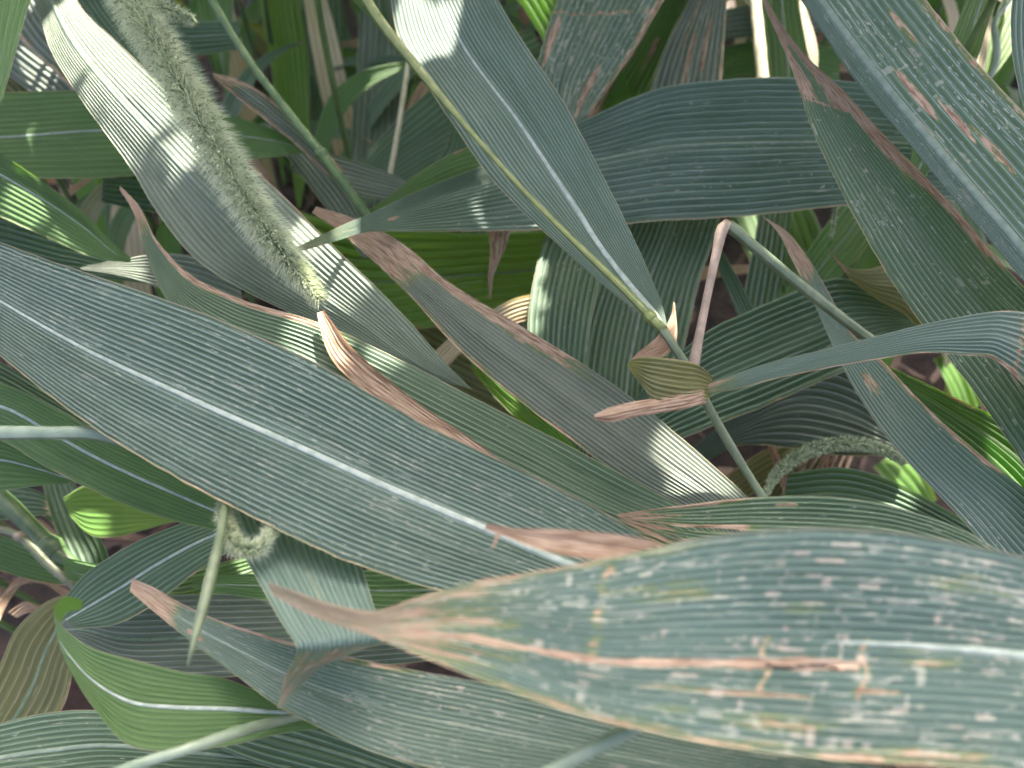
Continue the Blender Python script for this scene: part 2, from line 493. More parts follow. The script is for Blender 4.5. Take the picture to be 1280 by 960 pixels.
def leaf(label, rows, mat='teal', pleats=22, amp=0.11, gut=0.10, dry=(), fleck=0.0, rib='pale', ribw=(3.0, 0.8), rib_u=(0.0, 0.97),
         tears=(), wav=0.10, group=None, name='grass_leaf', parent=None, part=None, nu=None, nib=None, drow=(), trow=()):
    P, N, U, V, s_cm, S, nv, width, rowv = blade_geo(rows, pleats, amp, gut, nu, wav)
    base = S[0, :3].copy()
    dr = np.zeros_like(U)
    for f in dry:
        dr = np.maximum(dr, f(U, V))
    for f in drow:
        dr = np.maximum(dr, f(rowv[:, None] * np.ones_like(V), V))
    nb = np.zeros_like(U)
    if nib:
        g_ = np.random.default_rng(LEAF_N[0])
        n_, lo_, hi_, sv_ = nib
        total = s_cm[-1, 0]
        for _ in range(n_):
            u0, v0 = g_.uniform(.02, .98), g_.uniform(-.93, .93)
            hl, hv = (lo_ + (hi_ - lo_) * g_.random() ** 2.2) / total / 2, sv_ * g_.uniform(.3, 1.5) / 2
            if g_.random() < .18:
                hl, hv = hl * .25, hv * 3.5
            i0, i1 = np.searchsorted(U[:, 0], [u0 - hl, u0 + hl])
            j0, j1 = np.searchsorted(V[0], [v0 - hv, v0 + hv])
            nb[i0:i1 + 1, j0:j1 + 1] = np.maximum(nb[i0:i1 + 1, j0:j1 + 1], g_.uniform(.35, 1))
    keep = None
    if tears or trow:
        uc = (U[:-1, :-1] + U[1:, 1:]) / 2
        vc = (V[:-1, :-1] + V[1:, 1:]) / 2
        keep = np.ones_like(uc, bool)
        for f in tears:
            keep &= ~f(uc, vc)
        rc = ((rowv[:-1] + rowv[1:]) / 2)[:, None] * np.ones_like(vc)
        for f in trow:
            keep &= ~f(rc, vc)
    if parent is None:
        root = thing(name, label, 'leaf', base, group)
        org = base
    else:
        root = parent
        org = np.array(parent.location)
    bx, by = np.mean([r[0:3:2] for r in rows[:1]]), np.mean([r[1:4:2] for r in rows[:1]])
    Pm, Nm = P, N
    stalk_from = None
    if parent is None and not (-15 < bx < 1295 and -15 < by < 975):
        # outside the picture the blade narrows into its stalk, which stands in the soil
        C0 = P[0].mean(0)
        out = S[0, :3] - S[min(4, len(S) - 1), :3]
        out = out / np.linalg.norm(out)
        sag = np.array([0, 0, -1.0])
        wm = width[0, 0, 0]
        ext = []
        for f in np.linspace(1, 1 / 7, 7):
            ext.append(C0 + (out * f + sag * 0.25 * f * f) * wm * 1.5 + (P[0] - C0) * (1 - .93 * f ** 1.6))
        stalk_from = ext[0].mean(0), out
        P = np.concatenate([np.array(ext), P], 0)
        k7 = lambda a, val: np.concatenate([np.full((7, a.shape[1]), val), a], 0)
        s_cm = np.concatenate([s_cm[:1] - np.linspace(1, 1 / 7, 7)[:, None] * wm * 150, s_cm], 0)
        V, U, dr, nb = np.concatenate([np.repeat(V[:1], 7, 0), V], 0), k7(U, 0.0), k7(dr, 0.0), k7(nb, 0.0)
        if keep is not None:
            keep = np.concatenate([np.ones((7, keep.shape[1]), bool), keep], 0)
    me = grid_mesh(part or 'blade', P - org, {'across': V, 'dry': dr, 'fleck': np.full_like(U, fleck), 'nibbled': nb},
                   np.stack([s_cm, V * pleats / 2], -1), keep)
    blade = link_obj(part or 'blade', me, leaf_mat(mat), root)
    if stalk_from is not None:
        e0, out = stalk_from
        g0 = np.array([e0[0] + out[0] * .05, e0[1] + out[1] * .05 + .02, -.02])
        Pt, *_ = tube_geo([e0 - out * .004, e0 + out * .02 + [0, 0, -.03], (e0 + g0) / 2 + out * .02, g0], [.0022, .0026, .0032, .0038], 8, 26)
        link_obj('stalk', grid_mesh('stalk', Pt - org), M_STEM['green'], root)
    P, N = Pm, Nm
    U, V = U[-len(Pm):], V[-len(Pm):]
    if rib:
        i0, i1 = int(rib_u[0] * (len(U) - 1)), max(int(rib_u[1] * (len(U) - 1)), 2)
        c = nv // 2
        Mi, Nn = P[i0:i1 + 1, c], N[i0:i1 + 1, c]
        side = P[i0:i1 + 1, c + 1] - P[i0:i1 + 1, c - 1]
        side /= np.maximum(np.linalg.norm(side, axis=1, keepdims=True), 1e-9)
        uu = np.linspace(i0 / (len(U) - 1), i1 / (len(U) - 1), len(Mi))
        hw = (ribw[0] + (ribw[1] - ribw[0]) * np.linspace(0, 1, len(Mi))) * 0.0005
        hw = np.minimum(hw, width[i0:i1 + 1, 0, 0] * 0.2)[:, None]
        an = np.linspace(0, np.pi, 7)
        ring = [Mi - side * hw * np.cos(a) * 1.0 + Nn * (hw * 0.45 * np.sin(a) - 0.00015) for a in an]
        rm = grid_mesh('midrib', np.stack(ring, 1) - org)
        link_obj('midrib', rm, M_RIB[rib], root)
    return root


def tube_geo(pts, rad, sides=10, n=None, flat=1.0):
    pts = np.asarray(pts, float)
    R = np.concatenate([pts, np.asarray(rad, float)[:, None]], 1)
    if n is None:
        n = int(np.clip(np.linalg.norm(np.diff(pts, axis=0), axis=1).sum() / 0.006, 8, 90))
    S, _ = spline(R, np.linspace(0, 1, n))
    C = S[:, :3]
    T = np.gradient(C, axis=0)
    T /= np.maximum(np.linalg.norm(T, axis=1, keepdims=True), 1e-9)
    ref = np.array([0.31, 0.2, 0.93])
    A = np.cross(T, ref)
    A /= np.maximum(np.linalg.norm(A, axis=1, keepdims=True), 1e-9)
    B = np.cross(T, A)
    an = np.linspace(0, 2 * np.pi, sides + 1)
    r = np.maximum(S[:, 3], 1e-5) * (0.94 + 0.12 * vnoise(np.arange(n) * 0.45 + pts[0, 0] * 97, np.zeros(n)))
    P = C[:, None] + r[:, None, None] * (A[:, None] * np.cos(an)[None, :, None] + B[:, None] * np.sin(an)[None, :, None] * flat)
    # closed ends
    P = np.concatenate([np.repeat(C[:1, None], sides + 1, 1), P, np.repeat(C[-1:, None], sides + 1, 1)], 0)
    return P, C, T, r


def pxr(px, d, py=480):
    return px * d * (1 + SLOPE * (480.0 - py) / FPX) / FPX


def stem(label, pts, mat='green', nodes=(), group=None, name='grass_culm', node_mat=None, upper=None, cat='stem'):
    """pts: (px, py, d, radius in px)"""
    W = [at(p[0], p[1], p[2]) for p in pts]
    rr = [pxr(p[3], p[2], p[1]) for p in pts]
    P, C, T, r = tube_geo(W, rr)
    root = thing(name, label, cat, W[-1], group)
    org = W[-1]
    link_obj('stalk', grid_mesh('stalk', P - org), M_STEM[mat], root)
    if upper:
        umat, upts = upper
        Pu, *_ = tube_geo([at(p[0], p[1], p[2]) for p in upts], [pxr(p[3], p[2], p[1]) for p in upts])
        link_obj('bent_stalk', grid_mesh('bent_stalk', Pu - org), M_STEM[umat], root)
    for f in nodes:
        i = int(f * (len(C) - 1))
        i = min(max(i, 1), len(C) - 2)
        q = [C[i] + T[i] * r[i] * k for k in (-1.1, -0.5, 0, 0.5, 1.1)]
        Pn, *_ = tube_geo(q, [r[i] * k for k in (0.98, 1.22, 1.35, 1.22, 0.98)], 12, 9)
        link_obj('node', grid_mesh('node', Pn - org), M_STEM[node_mat or mat], root)
    return root


def seed_head(label, pts, n_sp=700, n_br=2400, sp=0.0016, br=0.008, stalk_mat='green', name='seed_head', pr=1.0):
    """pts: (px, py, d, radius px): bristly spike round a thin axis"""
    W = np.array([at(p[0], p[1], p[2]) for p in pts])
    rr = np.array([pxr(p[3], p[2], p[1]) for p in pts])
    org = W[0]
    root = thing(name, label, 'seed head', org)
    P, C, T, r = tube_geo(W, np.full(len(W), 0.0009), 8, 60)
    link_obj('rachis', grid_mesh('rachis', P - org), M_STEM[stalk_mat], root)
    S, _ = spline(np.concatenate([W, rr[:, None]], 1), np.linspace(0, 1, 200))
    Tn = np.gradient(S[:, :3], axis=0)
    Tn /= np.linalg.norm(Tn, axis=1, keepdims=True)
    g = np.random.default_rng(len(label))

    def rnd(n):
        i = g.integers(0, 200, n)
        a = g.random(n) * 2 * np.pi
        t = Tn[i]
        A = np.cross(t, [0.3, 0.2, 0.93])
        A /= np.linalg.norm(A, axis=1, keepdims=True)
        B = np.cross(t, A)
        rad = A * np.cos(a)[:, None] + B * np.sin(a)[:, None]
        return S[i, :3], t, rad, S[i, 3]
    # spikelets: little pointed grains
    c, t, rad, R = rnd(n_sp)
    rho = R * (0.15 + 0.6 * np.sqrt(g.random(n_sp))) * pr
    c = c + rad * rho[:, None]
    ax = rad * 0.6 + t * 0.75 + g.normal(0, 0.25, (n_sp, 3))
    ax /= np.linalg.norm(ax, axis=1, keepdims=True)
    s1 = np.cross(ax, rad + 0.01)
    s1 /= np.linalg.norm(s1, axis=1, keepdims=True)
    s2 = np.cross(ax, s1)
    ln = sp * g.uniform(0.8, 1.3, n_sp)[:, None]
    V = np.stack([c - ax * ln, c + s1 * ln * 0.45, c + s2 * ln * 0.45, c - s1 * ln * 0.45, c - s2 * ln * 0.45, c + ax * ln * 1.15], 1).reshape(-1, 3)
    f = np.array([[0, 2, 1], [0, 3, 2], [0, 4, 3], [0, 1, 4], [5, 1, 2], [5, 2, 3], [5, 3, 4], [5, 4, 1]])
    F = (np.arange(n_sp)[:, None, None] * 6 + f[None]).reshape(-1, 3)
    link_obj('spikelets', tri_mesh('spikelets', V - org, F, True), M_SPIKE, root, 'stuff')
    # bristles
    c, t, rad, R = rnd(n_br)
    c0 = c + rad * (R * 0.25 * pr)[:, None]
    dr = rad * 1.0 + t * g.uniform(0.1, 1.0, n_br)[:, None] + g.normal(0, 0.3, (n_br, 3))
    dr /= np.linalg.norm(dr, axis=1, keepdims=True)
    L = (R * 0.85 + br * g.uniform(0.2, 1.0, n_br) * 0.6)[:, None]
    s1 = np.cross(dr, t)
    s1 /= np.maximum(np.linalg.norm(s1, axis=1, keepdims=True), 1e-6)
    s2 = np.cross(dr, s1)
    hw = 0.00013
    mid = c0 + dr * L * 0.5 + t * L * 0.04
    tip = c0 + dr * L + t * L * 0.15
    V = np.stack([c0 + s1 * hw, c0 - s1 * hw, mid - s1 * hw * 0.8, mid + s1 * hw * 0.8, tip], 1)
    V2 = np.stack([c0 + s2 * hw, c0 - s2 * hw, mid - s2 * hw * 0.8, mid + s2 * hw * 0.8, tip], 1)
    V = np.concatenate([V, V2], 0).reshape(-1, 3)
    f = np.array([[0, 1, 2], [0, 2, 3], [3, 2, 4]])
    F = (np.arange(2 * n_br)[:, None, None] * 5 + f[None]).reshape(-1, 3)
    link_obj('bristles', tri_mesh('bristles', V - org, F), M_BRISTLE, root, 'stuff')
    return root


# ------------------------------------------------------------------ ground
def soil_mat():
    k = NT('soil')
    tc = k.n.new('ShaderNodeTexCoord')
    f = k.noise(tc.outputs['Object'], 35, 6, 0.65)
    f2 = k.noise(tc.outputs['Object'], 6, 3)
    col = k.mix(k.ss(f, 0.3, 0.7), (0.014, 0.009, 0.007, 1), (0.05, 0.028, 0.02, 1))
    col = k.mix(k.math('MULTIPLY', k.ss(f2, 0.5, 0.7), 0.5), col, (0.065, 0.032, 0.022, 1))
    p = k.n.new('ShaderNodeBsdfPrincipled')
    k.link(col, p.inputs['Base Color'])
    p.inputs['Roughness'].default_value = 0.9
    b = k.n.new('ShaderNodeBump')
    b.inputs['Distance'].default_value = 0.01
    k.link(f, b.inputs['Height'])
    k.link(b.outputs[0], p.inputs['Normal'])
    k.link(p.outputs[0], k.out.inputs['Surface'])
    return k.m


def axis_steps():
    a = np.concatenate([np.linspace(-1.6, 1.6, 120), 1.6 + np.geomspace(0.05, 90, 30)])
    return np.unique(np.concatenate([-a[a > 1.6][::-1], a]))


gx = axis_steps()
gy = axis_steps() + 0.7
GX, GY = np.meshgrid(gx, gy, indexing='ij')
near = np.exp(-((GX / 2.5) ** 2 + ((GY - 0.7) / 2.5) ** 2))
GZ = (0.05 * (vnoise(GX * 7 + 40, GY * 7 + 40) - 0.5) + 0.02 * (vnoise(GX * 30 + 40, GY * 30 + 40) - 0.5)) * near
g = link_obj('ground', grid_mesh('ground', np.stack([GX, GY, GZ], -1)), soil_mat(), None, 'structure')

# ------------------------------------------------------------------ the leaves of the photograph
# nearest: spotted blade lying over the lower right corner
A = leaf('spotted grey-green blade split by a brown streak, lying nearest at the lower right', [
    (1440, 722, 1440, 992, .264, .46), (1280, 695, 1280, 966, .261, .46), (1150, 673, 1140, 952, .258, .48), (1000, 664, 1000, 938, .256, .5),
    (880, 672, 860, 918, .256, .52), (770, 692, 740, 893, .258, .54), (670, 712, 640, 862, .26), (590, 726, 560, 832, .262),
    (520, 747, 500, 810, .264), (470, 763, 465, 796, .268), (420, 756, 425, 783, .274), (375, 741, 382, 766, .28), (335, 727, 338, 742, .287)],
    'near', 26, 0.10, 0.05, [d_tip(.66, .13, .60), d_patch(.50, -.5, .10, .14, .30), d_patch(.40, .75, .12, .12, .30), d_patch(.33, -.3, .05, .10, .34), d_patch(.22, .1, .05, .10, .34), d_patch(.18, -.6, .06, .12, .32), d_edge(-1, .12, .45, .8, .55), d_edge(1, .10, .15, .8, .6),
        lambda u, v: 1.1 * (np.abs(v - .20 - .25 * (u - .35) ** 1 * (u > .35)) < .035 + .03 * vnoise(u * 40, v * 0)) * (u > .29) * (u < .80) * (.75 + .45 * vnoise(u * 25, v * 0 + 3)),
        d_patch(.42, .5, .10, .03, .6), d_patch(.27, .42, .03, .03, .7), d_line(.385, .004, .7, -.05, .5), d_line(.285, .004, .7, -.05, .5), d_line(.56, .008, .5, -.9, .2)],
    .75, 'white', (4.6, .5), (0, .34), [lambda u, v: (np.abs(v - .225 - .012 * np.sin(u * 90)) < .018) & (u > .31) & (u < .385)], wav=.16, nu=420, nib=(400, .08, .9, .03))
leaf('', [(850, 684, 832, 706, .262), (800, 672, 770, 702, .262), (740, 664, 712, 694, .264), (680, 661, 668, 684, .268), (640, 660, 636, 672, .272), (608, 654, 607, 662, .277)],
     'brown', 6, .12, .12, [d_tip(0, .05, 1)], 0, None, parent=A, part='dry_flap', wav=.3)
leaf('', [(621, 662, 627, 662, .2735), (618, 674, 623, 674, .2735), (615, 686, 617, 686, .2735)], 'brown', 3, .1, 0, [d_tip(0, .05, 1)], 0, None, parent=A, part='dry_shred', nu=12)

# the big blade across the middle
leaf('largest blade, blue-green with a white midrib, running from the left edge down to the middle', [
    (-200, 195, -180, 300, .41), (-70, 268, -70, 395, .39), (0, 302, 0, 445, .375, .52), (115, 344, 100, 523, .362, .52), (250, 390, 205, 588, .352, .52), (400, 456, 325, 651, .347, .5),
    (540, 535, 435, 702, .345, .46), (680, 601, 545, 737, .345, .47), (780, 655, 645, 756, .345, .5), (850, 702, 745, 772, .35), (930, 765, 900, 780, .355)],
    'teal', 30, .17, .05, [d_edge(-1, .012, 0, 1, .8, .012), d_edge(1, .015, .3, 1, .75, .015)], .62, 'white', (1.0, 4.2), (.0, .97), wav=.05, nu=220)

# centre blade hanging down to the stem joint
leaf('blue-green blade with bright white midrib, widening upward from the joint of a yellow-green stem', [
    (826, 408, 835, 411, .402), (800, 391, 829, 385, .405, .5), (760, 360, 815, 350, .41, .48), (710, 315, 793, 300, .414, .48), (660, 268, 769, 250, .418, .54),
    (610, 216, 743, 200, .422, .56), (565, 155, 716, 148, .425, .54), (530, 100, 690, 105, .428, .5), (500, 48, 660, 60, .43, .48), (487, -10, 625, 5, .434, .46),
    (478, -90, 580, -90, .445), (490, -170, 530, -170, .46), (505, -230, 508, -230, .47)],
    'teal', 28, .09, .10, [d_edge(-1, .02, 0, 1, .6, .03)], .05, 'white', (4.2, .8), (0.02, .97), wav=.06)
st = stem('yellow-green stem lying along the centre blade and passing behind the curled leaf', [
    (425, -60, .42, 6), (470, 18, .418, 6.5), (530, 95, .417, 6), (600, 178, .414, 3.5), (660, 244, .410, 3.5), (720, 304, .404, 4), (780, 362, .398, 5), (830, 413, .394, 6.5)], 'yellow', (.97,),
    upper=('sage', [(828, 411, .394, 6), (858, 458, .398, 6), (885, 508, .415, 6), (915, 560, .425, 5.5), (955, 625, .435, 5.5), (1000, 700, .46, 5.5)]))
leaf('narrow folded green blade beside the top of the yellow-green stem', [
    (395, -60, 425, -70, .43), (430, -10, 455, -16, .426), (468, 30, 484, 26, .424), (500, 66, 508, 62, .424), (520, 95, 522, 92, .424)],
    'green', 8, .1, .2, (), 0, None)

# upper left, sunlit
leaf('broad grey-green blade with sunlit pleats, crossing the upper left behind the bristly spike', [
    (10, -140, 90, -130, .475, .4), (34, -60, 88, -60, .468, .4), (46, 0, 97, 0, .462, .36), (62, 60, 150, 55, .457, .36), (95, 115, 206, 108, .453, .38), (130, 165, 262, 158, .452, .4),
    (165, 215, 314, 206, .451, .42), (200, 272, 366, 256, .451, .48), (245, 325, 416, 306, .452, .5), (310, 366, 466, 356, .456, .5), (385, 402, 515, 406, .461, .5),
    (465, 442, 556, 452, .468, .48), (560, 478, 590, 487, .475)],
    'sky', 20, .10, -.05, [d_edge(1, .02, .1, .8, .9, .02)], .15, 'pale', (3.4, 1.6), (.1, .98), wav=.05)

leaf('long blade with a pink-brown rolled rim and curled tip, tucked behind the largest blade', [
    (970, 730, 940, 770, .43), (880, 650, 830, 700, .422), (800, 608, 730, 664, .42), (700, 553, 620, 614, .415), (600, 502, 520, 566, .412), (500, 450, 440, 524, .41), (400, 404, 355, 474, .41),
    (300, 374, 268, 432, .414), (237, 343, 217, 386, .42), (196, 300, 186, 324, .426), (173, 256, 166, 264, .432), (150, 232, 149, 237, .438)],
    'deep', 16, .15, -.10, [d_edge(-1, .26, .55, 1, .95, .1), d_tip(.9, .05, 1), d_edge(1, .5, .1, .55, .62, .2)], .12, None, wav=.15)
leaf('short tan dry leaf tip catching the sun above the largest blade', [
    (690, 650, 698, 630, .41), (592, 576, 600, 556, .406), (508, 520, 518, 500, .402), (448, 482, 468, 460, .4), (413, 446, 436, 430, .398), (401, 414, 418, 406, .398), (396, 391, 405, 388, .4)],
    'brown', 6, .14, .1, [d_tip(0, .05, 1)], 0, None, wav=.3)

leaf('long dull blade with a pink-brown folded upper half, crossing the middle diagonally', [
    (1010, 700, 930, 712, .466), (936, 622, 862, 642, .465), (870, 562, 790, 604, .466), (800, 507, 715, 551, .469), (720, 452, 645, 498, .473), (640, 402, 570, 434, .478),
    (560, 352, 518, 376, .484), (500, 302, 466, 326, .49), (445, 274, 425, 290, .495), (395, 258, 390, 266, .5)],
    'grey', 16, .13, -.08, [d_edge(-1, .55, .42, 1, .9, .2), d_tip(.74, .06, .9), d_edge(1, .12, .3, .9, .6)], .15, None, wav=.1)

leaf('wide dark pleated blade lying level across the top with a yellow tip pointing left', [
    (1420, 195, 1420, 310, .52), (1280, 150, 1280, 264, .53), (1150, 112, 1150, 250, .54), (1030, 98, 1040, 258, .55, .5), (920, 98, 930, 268, .555, .48), (830, 108, 840, 273, .56, .46),
    (750, 140, 770, 279, .56, .42), (680, 176, 690, 285, .556, .3), (600, 208, 600, 288, .535, .3), (520, 240, 520, 289, .495, .35), (460, 268, 455, 291, .458, .5), (420, 285, 418, 302, .435), (372, 308, 374, 315, .425)],
    'teal', 21, .18, .02, [d_tip(.96, .03, .45), d_edge(1, .012, 0, 1, .8, .015), d_patch(.86, .3, .01, .12, .9)], .28, 'pale', (4.0, .8), (0, .8), wav=.03, drow=[lambda r, v: .40 * sst(r, 9.6, 11.2)])
leaf('rounded green lobe of blade showing behind the yellow-tipped level blade', [
    (780, 215, 780, 260, .585), (700, 190, 700, 250, .58), (650, 183, 655, 250, .575), (592, 182, 600, 260, .572), (535, 208, 545, 268, .57), (485, 246, 490, 280, .565), (430, 282, 432, 290, .56)],
    'green', 12, .06, .06, [d_edge(-1, .08, 0, 1, .45), d_patch(.5, -.8, .03, .2, .6)], .1, None)

leaf('dark green blade with a pink-brown pointed tip and rim, running down the right side', [
    (1340, 680, 1450, 570, .44), (1255, 545, 1375, 462, .436), (1175, 430, 1320, 397, .43), (1120, 352, 1263, 342, .426), (1078, 285, 1206, 277, .424), (1040, 215, 1150, 217, .424), (1012, 155, 1096, 160, .424),
    (1000, 118, 1056, 115, .425), (985, 76, 1018, 80, .428), (968, 38, 988, 46, .433), (952, 0, 959, 0, .44), (940, -34, 944, -34, .446)],
    'deep', 20, .12, .07, [d_edge(1, .22, .36, .9, 1.0, .10), d_edge(-1, .05, .3, .95, .8)], .5, 'dim', (2.5, 1), (0, .78), wav=.08, nu=300, nib=(70, .2, 1.0, .03), drow=[lambda r, v: (.95 - .75 * np.exp(-((v + .1) / .3) ** 2) * (r < 8.6)) * sst(r + .35 * v, 6.5, 6.75),
         lambda r, v: 1.0 * np.exp(-((r + .3 * v - 6.6) / .06) ** 2), lambda r, v: .95 * sst(v, .45, .6) * sst(r, 4.0, 6)])

leaf('broad spotted blade with a thick white midrib in the upper right corner', [
    (1420, 520, 1510, 400, .375, .2, .012), (1310, 392, 1405, 285, .374, .2, .012), (1225, 292, 1332, 197, .375, .2, .012), (1163, 215, 1272, 132, .378, .19, .012), (1103, 138, 1216, 72, .381, .17, .012),
    (1050, 68, 1170, 16, .384, .16, .012), (1003, 0, 1125, -45, .388, .15, .012), (940, -100, 1060, -140, .396, .15, .01), (900, -200, 960, -215, .405), (880, -260, 885, -262, .41)],
    'teal', 22, .10, .05, [d_edge(1, .05, .1, 1, .75), d_patch(.42, .25, .05, .07, .85), d_patch(.36, .42, .045, .05, .8), d_patch(.30, .5, .05, .06, .6), d_patch(.33, .05, .10, .03, .8),
        d_patch(.52, .62, .04, .06, .5)], .6, 'pale', (5.5, 4.0), (0, .97), wav=.1, nu=300, nib=(150, .15, 1.0, .03))

leaf('green blade with pale and pink streaks, hanging at the top beside the centre blade', [
    (760, -140, 930, -140, .61), (715, -45, 860, -45, .6), (692, 15, 824, 15, .595), (676, 65, 790, 65, .59), (668, 105, 762, 105, .588), (680, 138, 738, 140, .587), (704, 164, 722, 164, .586)],
    'teal', 16, .12, .05, [d_edge(1, .10, .2, 1, .85), d_patch(.84, .45, .14, .10, .95), d_patch(.62, -.85, .12, .10, .9), d_line(.52, .008, .75)], .75, 'pale', (3, 2), (0, .95), nu=160, nib=(30, .5, 3.0, .03))
leaf('sunlit pleated blade in the gap right of the centre blade', [
    (560, -70, 610, -130, .67), (640, -10, 700, -70, .67), (685, 55, 740, 0, .675), (730, 110, 770, 60, .68), (790, 180, 800, 170, .69)], 'fresh', 9, .2, .0, (), .1, None)
leaf('grey drying pleated blade standing upright above the level blade', [
    (880, -90, 915, -90, .65), (860, 0, 909, 0, .645), (832, 55, 906, 55, .642), (813, 112, 902, 105, .642), (806, 180, 885, 180, .65), (815, 260, 850, 260, .66)],
    'grey', 11, .22, .05, [d_patch(.45, .35, .14, .10, .8), d_patch(.5, -.1, .16, .09, .7), d_edge(1, .12, 0, 1, .7), d_edge(-1, .08, 0, 1, .6), d_patch(.3, -.4, .2, .08, .65)], .5, None)
leaf('green blade with a brown folded edge left of the grey drying blade', [
    (880, -80, 915, -80, .69), (825, 0, 862, 0, .685), (790, 60, 838, 60, .68), (742, 130, 818, 115, .68), (700, 210, 780, 210, .69)], 'green', 8, .12, .15,
    [d_edge(-1, .35, .3, 1, .8), d_patch(.55, .1, .1, .2, .7)], .1, None)
stem('pale straw-coloured stem upright at the top right of centre', [(938, -60, .66, 7), (944, 0, .66, 7), (950, 60, .66, 7.5), (956, 130, .665, 8), (965, 300, .69, 8)], 'straw')
leaf('green blade standing upright behind the brown-tipped blade', [
    (955, -70, 1015, -70, .72), (946, 0, 1008, 0, .715), (951, 60, 1014, 60, .71), (955, 110, 1016, 110, .71), (962, 200, 1005, 200, .715), (970, 300, 990, 300, .73)], 'green', 8, .10, .08, (), .1, 'pale', (3, 3))
leaf('short cream sunlit strip of dry leaf at the top right', [
    (994, -40, 1000, -40, .655), (1001, 18, 1010, 17, .65), (1006, 45, 1019, 45, .648), (1011, 70, 1023, 70, .648), (1017, 92, 1021, 92, .65)], 'straw', 4, .1, .05, (), 0, None)
leaf('pale striped blade end behind the straw-coloured stem', [
    (830, 30, 832, 70, .75), (900, 14, 900, 52, .745), (960, 5, 962, 45, .745), (1040, 0, 1040, 40, .75)], 'grey', 6, .2, .0, (), .2, None)
leaf('green blade bent sideways behind the straw-coloured stem', [
    (860, 75, 870, 130, .76), (910, 55, 915, 100, .755), (980, 50, 985, 95, .755), (1050, 60, 1050, 100, .76)], 'green', 7, .12, .0, (), .1, None)

leaf('bright green ribbed blade upright at the right of the top edge', [
    (1240, -80, 1310, -80, .52), (1208, 0, 1247, 0, .515), (1192, 40, 1236, 40, .512), (1174, 84, 1221, 86, .51), (1150, 150, 1196, 155, .51), (1130, 230, 1150, 232, .515)], 'green', 9, .13, .06, (), .05, 'pale', (2.6, 2))
leaf('cream sunlit strip of dry leaf against the spotted corner blade', [
    (1238, 20, 1241, 20, .50), (1228, 55, 1236, 55, .498), (1218, 85, 1232, 86, .497), (1214, 112, 1230, 112, .497), (1214, 150, 1224, 150, .5)], 'straw', 3, .1, .05, (), 0, None)
leaf('glowing yellow-green backlit blade near the right edge', [
    (1222, 96, 1232, 108, .62), (1234, 45, 1262, 68, .615), (1246, 15, 1276, 40, .615), (1262, -20, 1292, 0, .62)], 'fresh', 6, .1, .02, (), 0, None)
leaf('blue-grey pleated blade cut off by the right edge', [
    (1275, -60, 1350, -60, .37), (1265, 0, 1340, 0, .368), (1264, 50, 1340, 55, .366), (1268, 95, 1340, 105, .366), (1279, 140, 1340, 155, .368), (1310, 190, 1350, 200, .37)], 'teal', 12, .12, .05, (), .15, None)
stem('thin curling grey-green tendril of leaf near the right edge', [(1262, 0, .56, 3), (1243, 28, .56, 3.5), (1246, 60, .56, 4.5), (1243, 85, .56, 4), (1230, 108, .565, 2)], 'pale', name='leaf_tendril', cat='tendril')

# middle, upright blades
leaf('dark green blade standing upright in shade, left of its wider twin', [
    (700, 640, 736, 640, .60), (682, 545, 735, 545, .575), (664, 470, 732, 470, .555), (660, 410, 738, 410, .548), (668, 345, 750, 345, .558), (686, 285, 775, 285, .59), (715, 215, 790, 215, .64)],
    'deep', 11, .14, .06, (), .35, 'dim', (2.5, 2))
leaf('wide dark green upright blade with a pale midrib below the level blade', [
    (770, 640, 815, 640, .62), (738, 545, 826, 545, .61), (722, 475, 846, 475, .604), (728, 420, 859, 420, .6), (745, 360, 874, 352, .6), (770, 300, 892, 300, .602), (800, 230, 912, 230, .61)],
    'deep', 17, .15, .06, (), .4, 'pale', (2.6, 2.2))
leaf('dark narrow blade with a brown tip in shade right of the bent tan stem', [
    (960, 470, 985, 460, .64), (930, 410, 950, 400, .635), (908, 360, 924, 350, .63), (893, 320, 902, 312, .63), (886, 296, 889, 294, .635)], 'deep', 5, .15, .1, [d_tip(.85, .1, .9)], .1, None)
leaf('broad green blade in shade under the level blade, right of centre', [
    (1010, 450, 1060, 430, .73), (970, 380, 1040, 370, .725), (930, 310, 1030, 300, .72), (905, 250, 1000, 240, .725), (890, 200, 960, 190, .73)], 'green', 9, .08, .04, (), .1, 'dim', (2, 2))
leaf('green blade leaning right beneath the brown-tipped blade', [
    (960, 420, 985, 440, .69), (1000, 330, 1035, 360, .685), (1040, 270, 1075, 320, .68), (1085, 210, 1110, 260, .685)], 'green', 8, .07, .04, (), .1, 'pale', (2, 1))
leaf('upright green blade with a pale midrib beneath the right end of the level blade', [
    (925, 430, 965, 430, .66), (930, 370, 975, 370, .655), (940, 310, 985, 310, .652), (950, 250, 990, 250, .655), (955, 200, 985, 200, .66)], 'deep', 6, .1, .1, (), .1, 'pale', (2.6, 2.6))

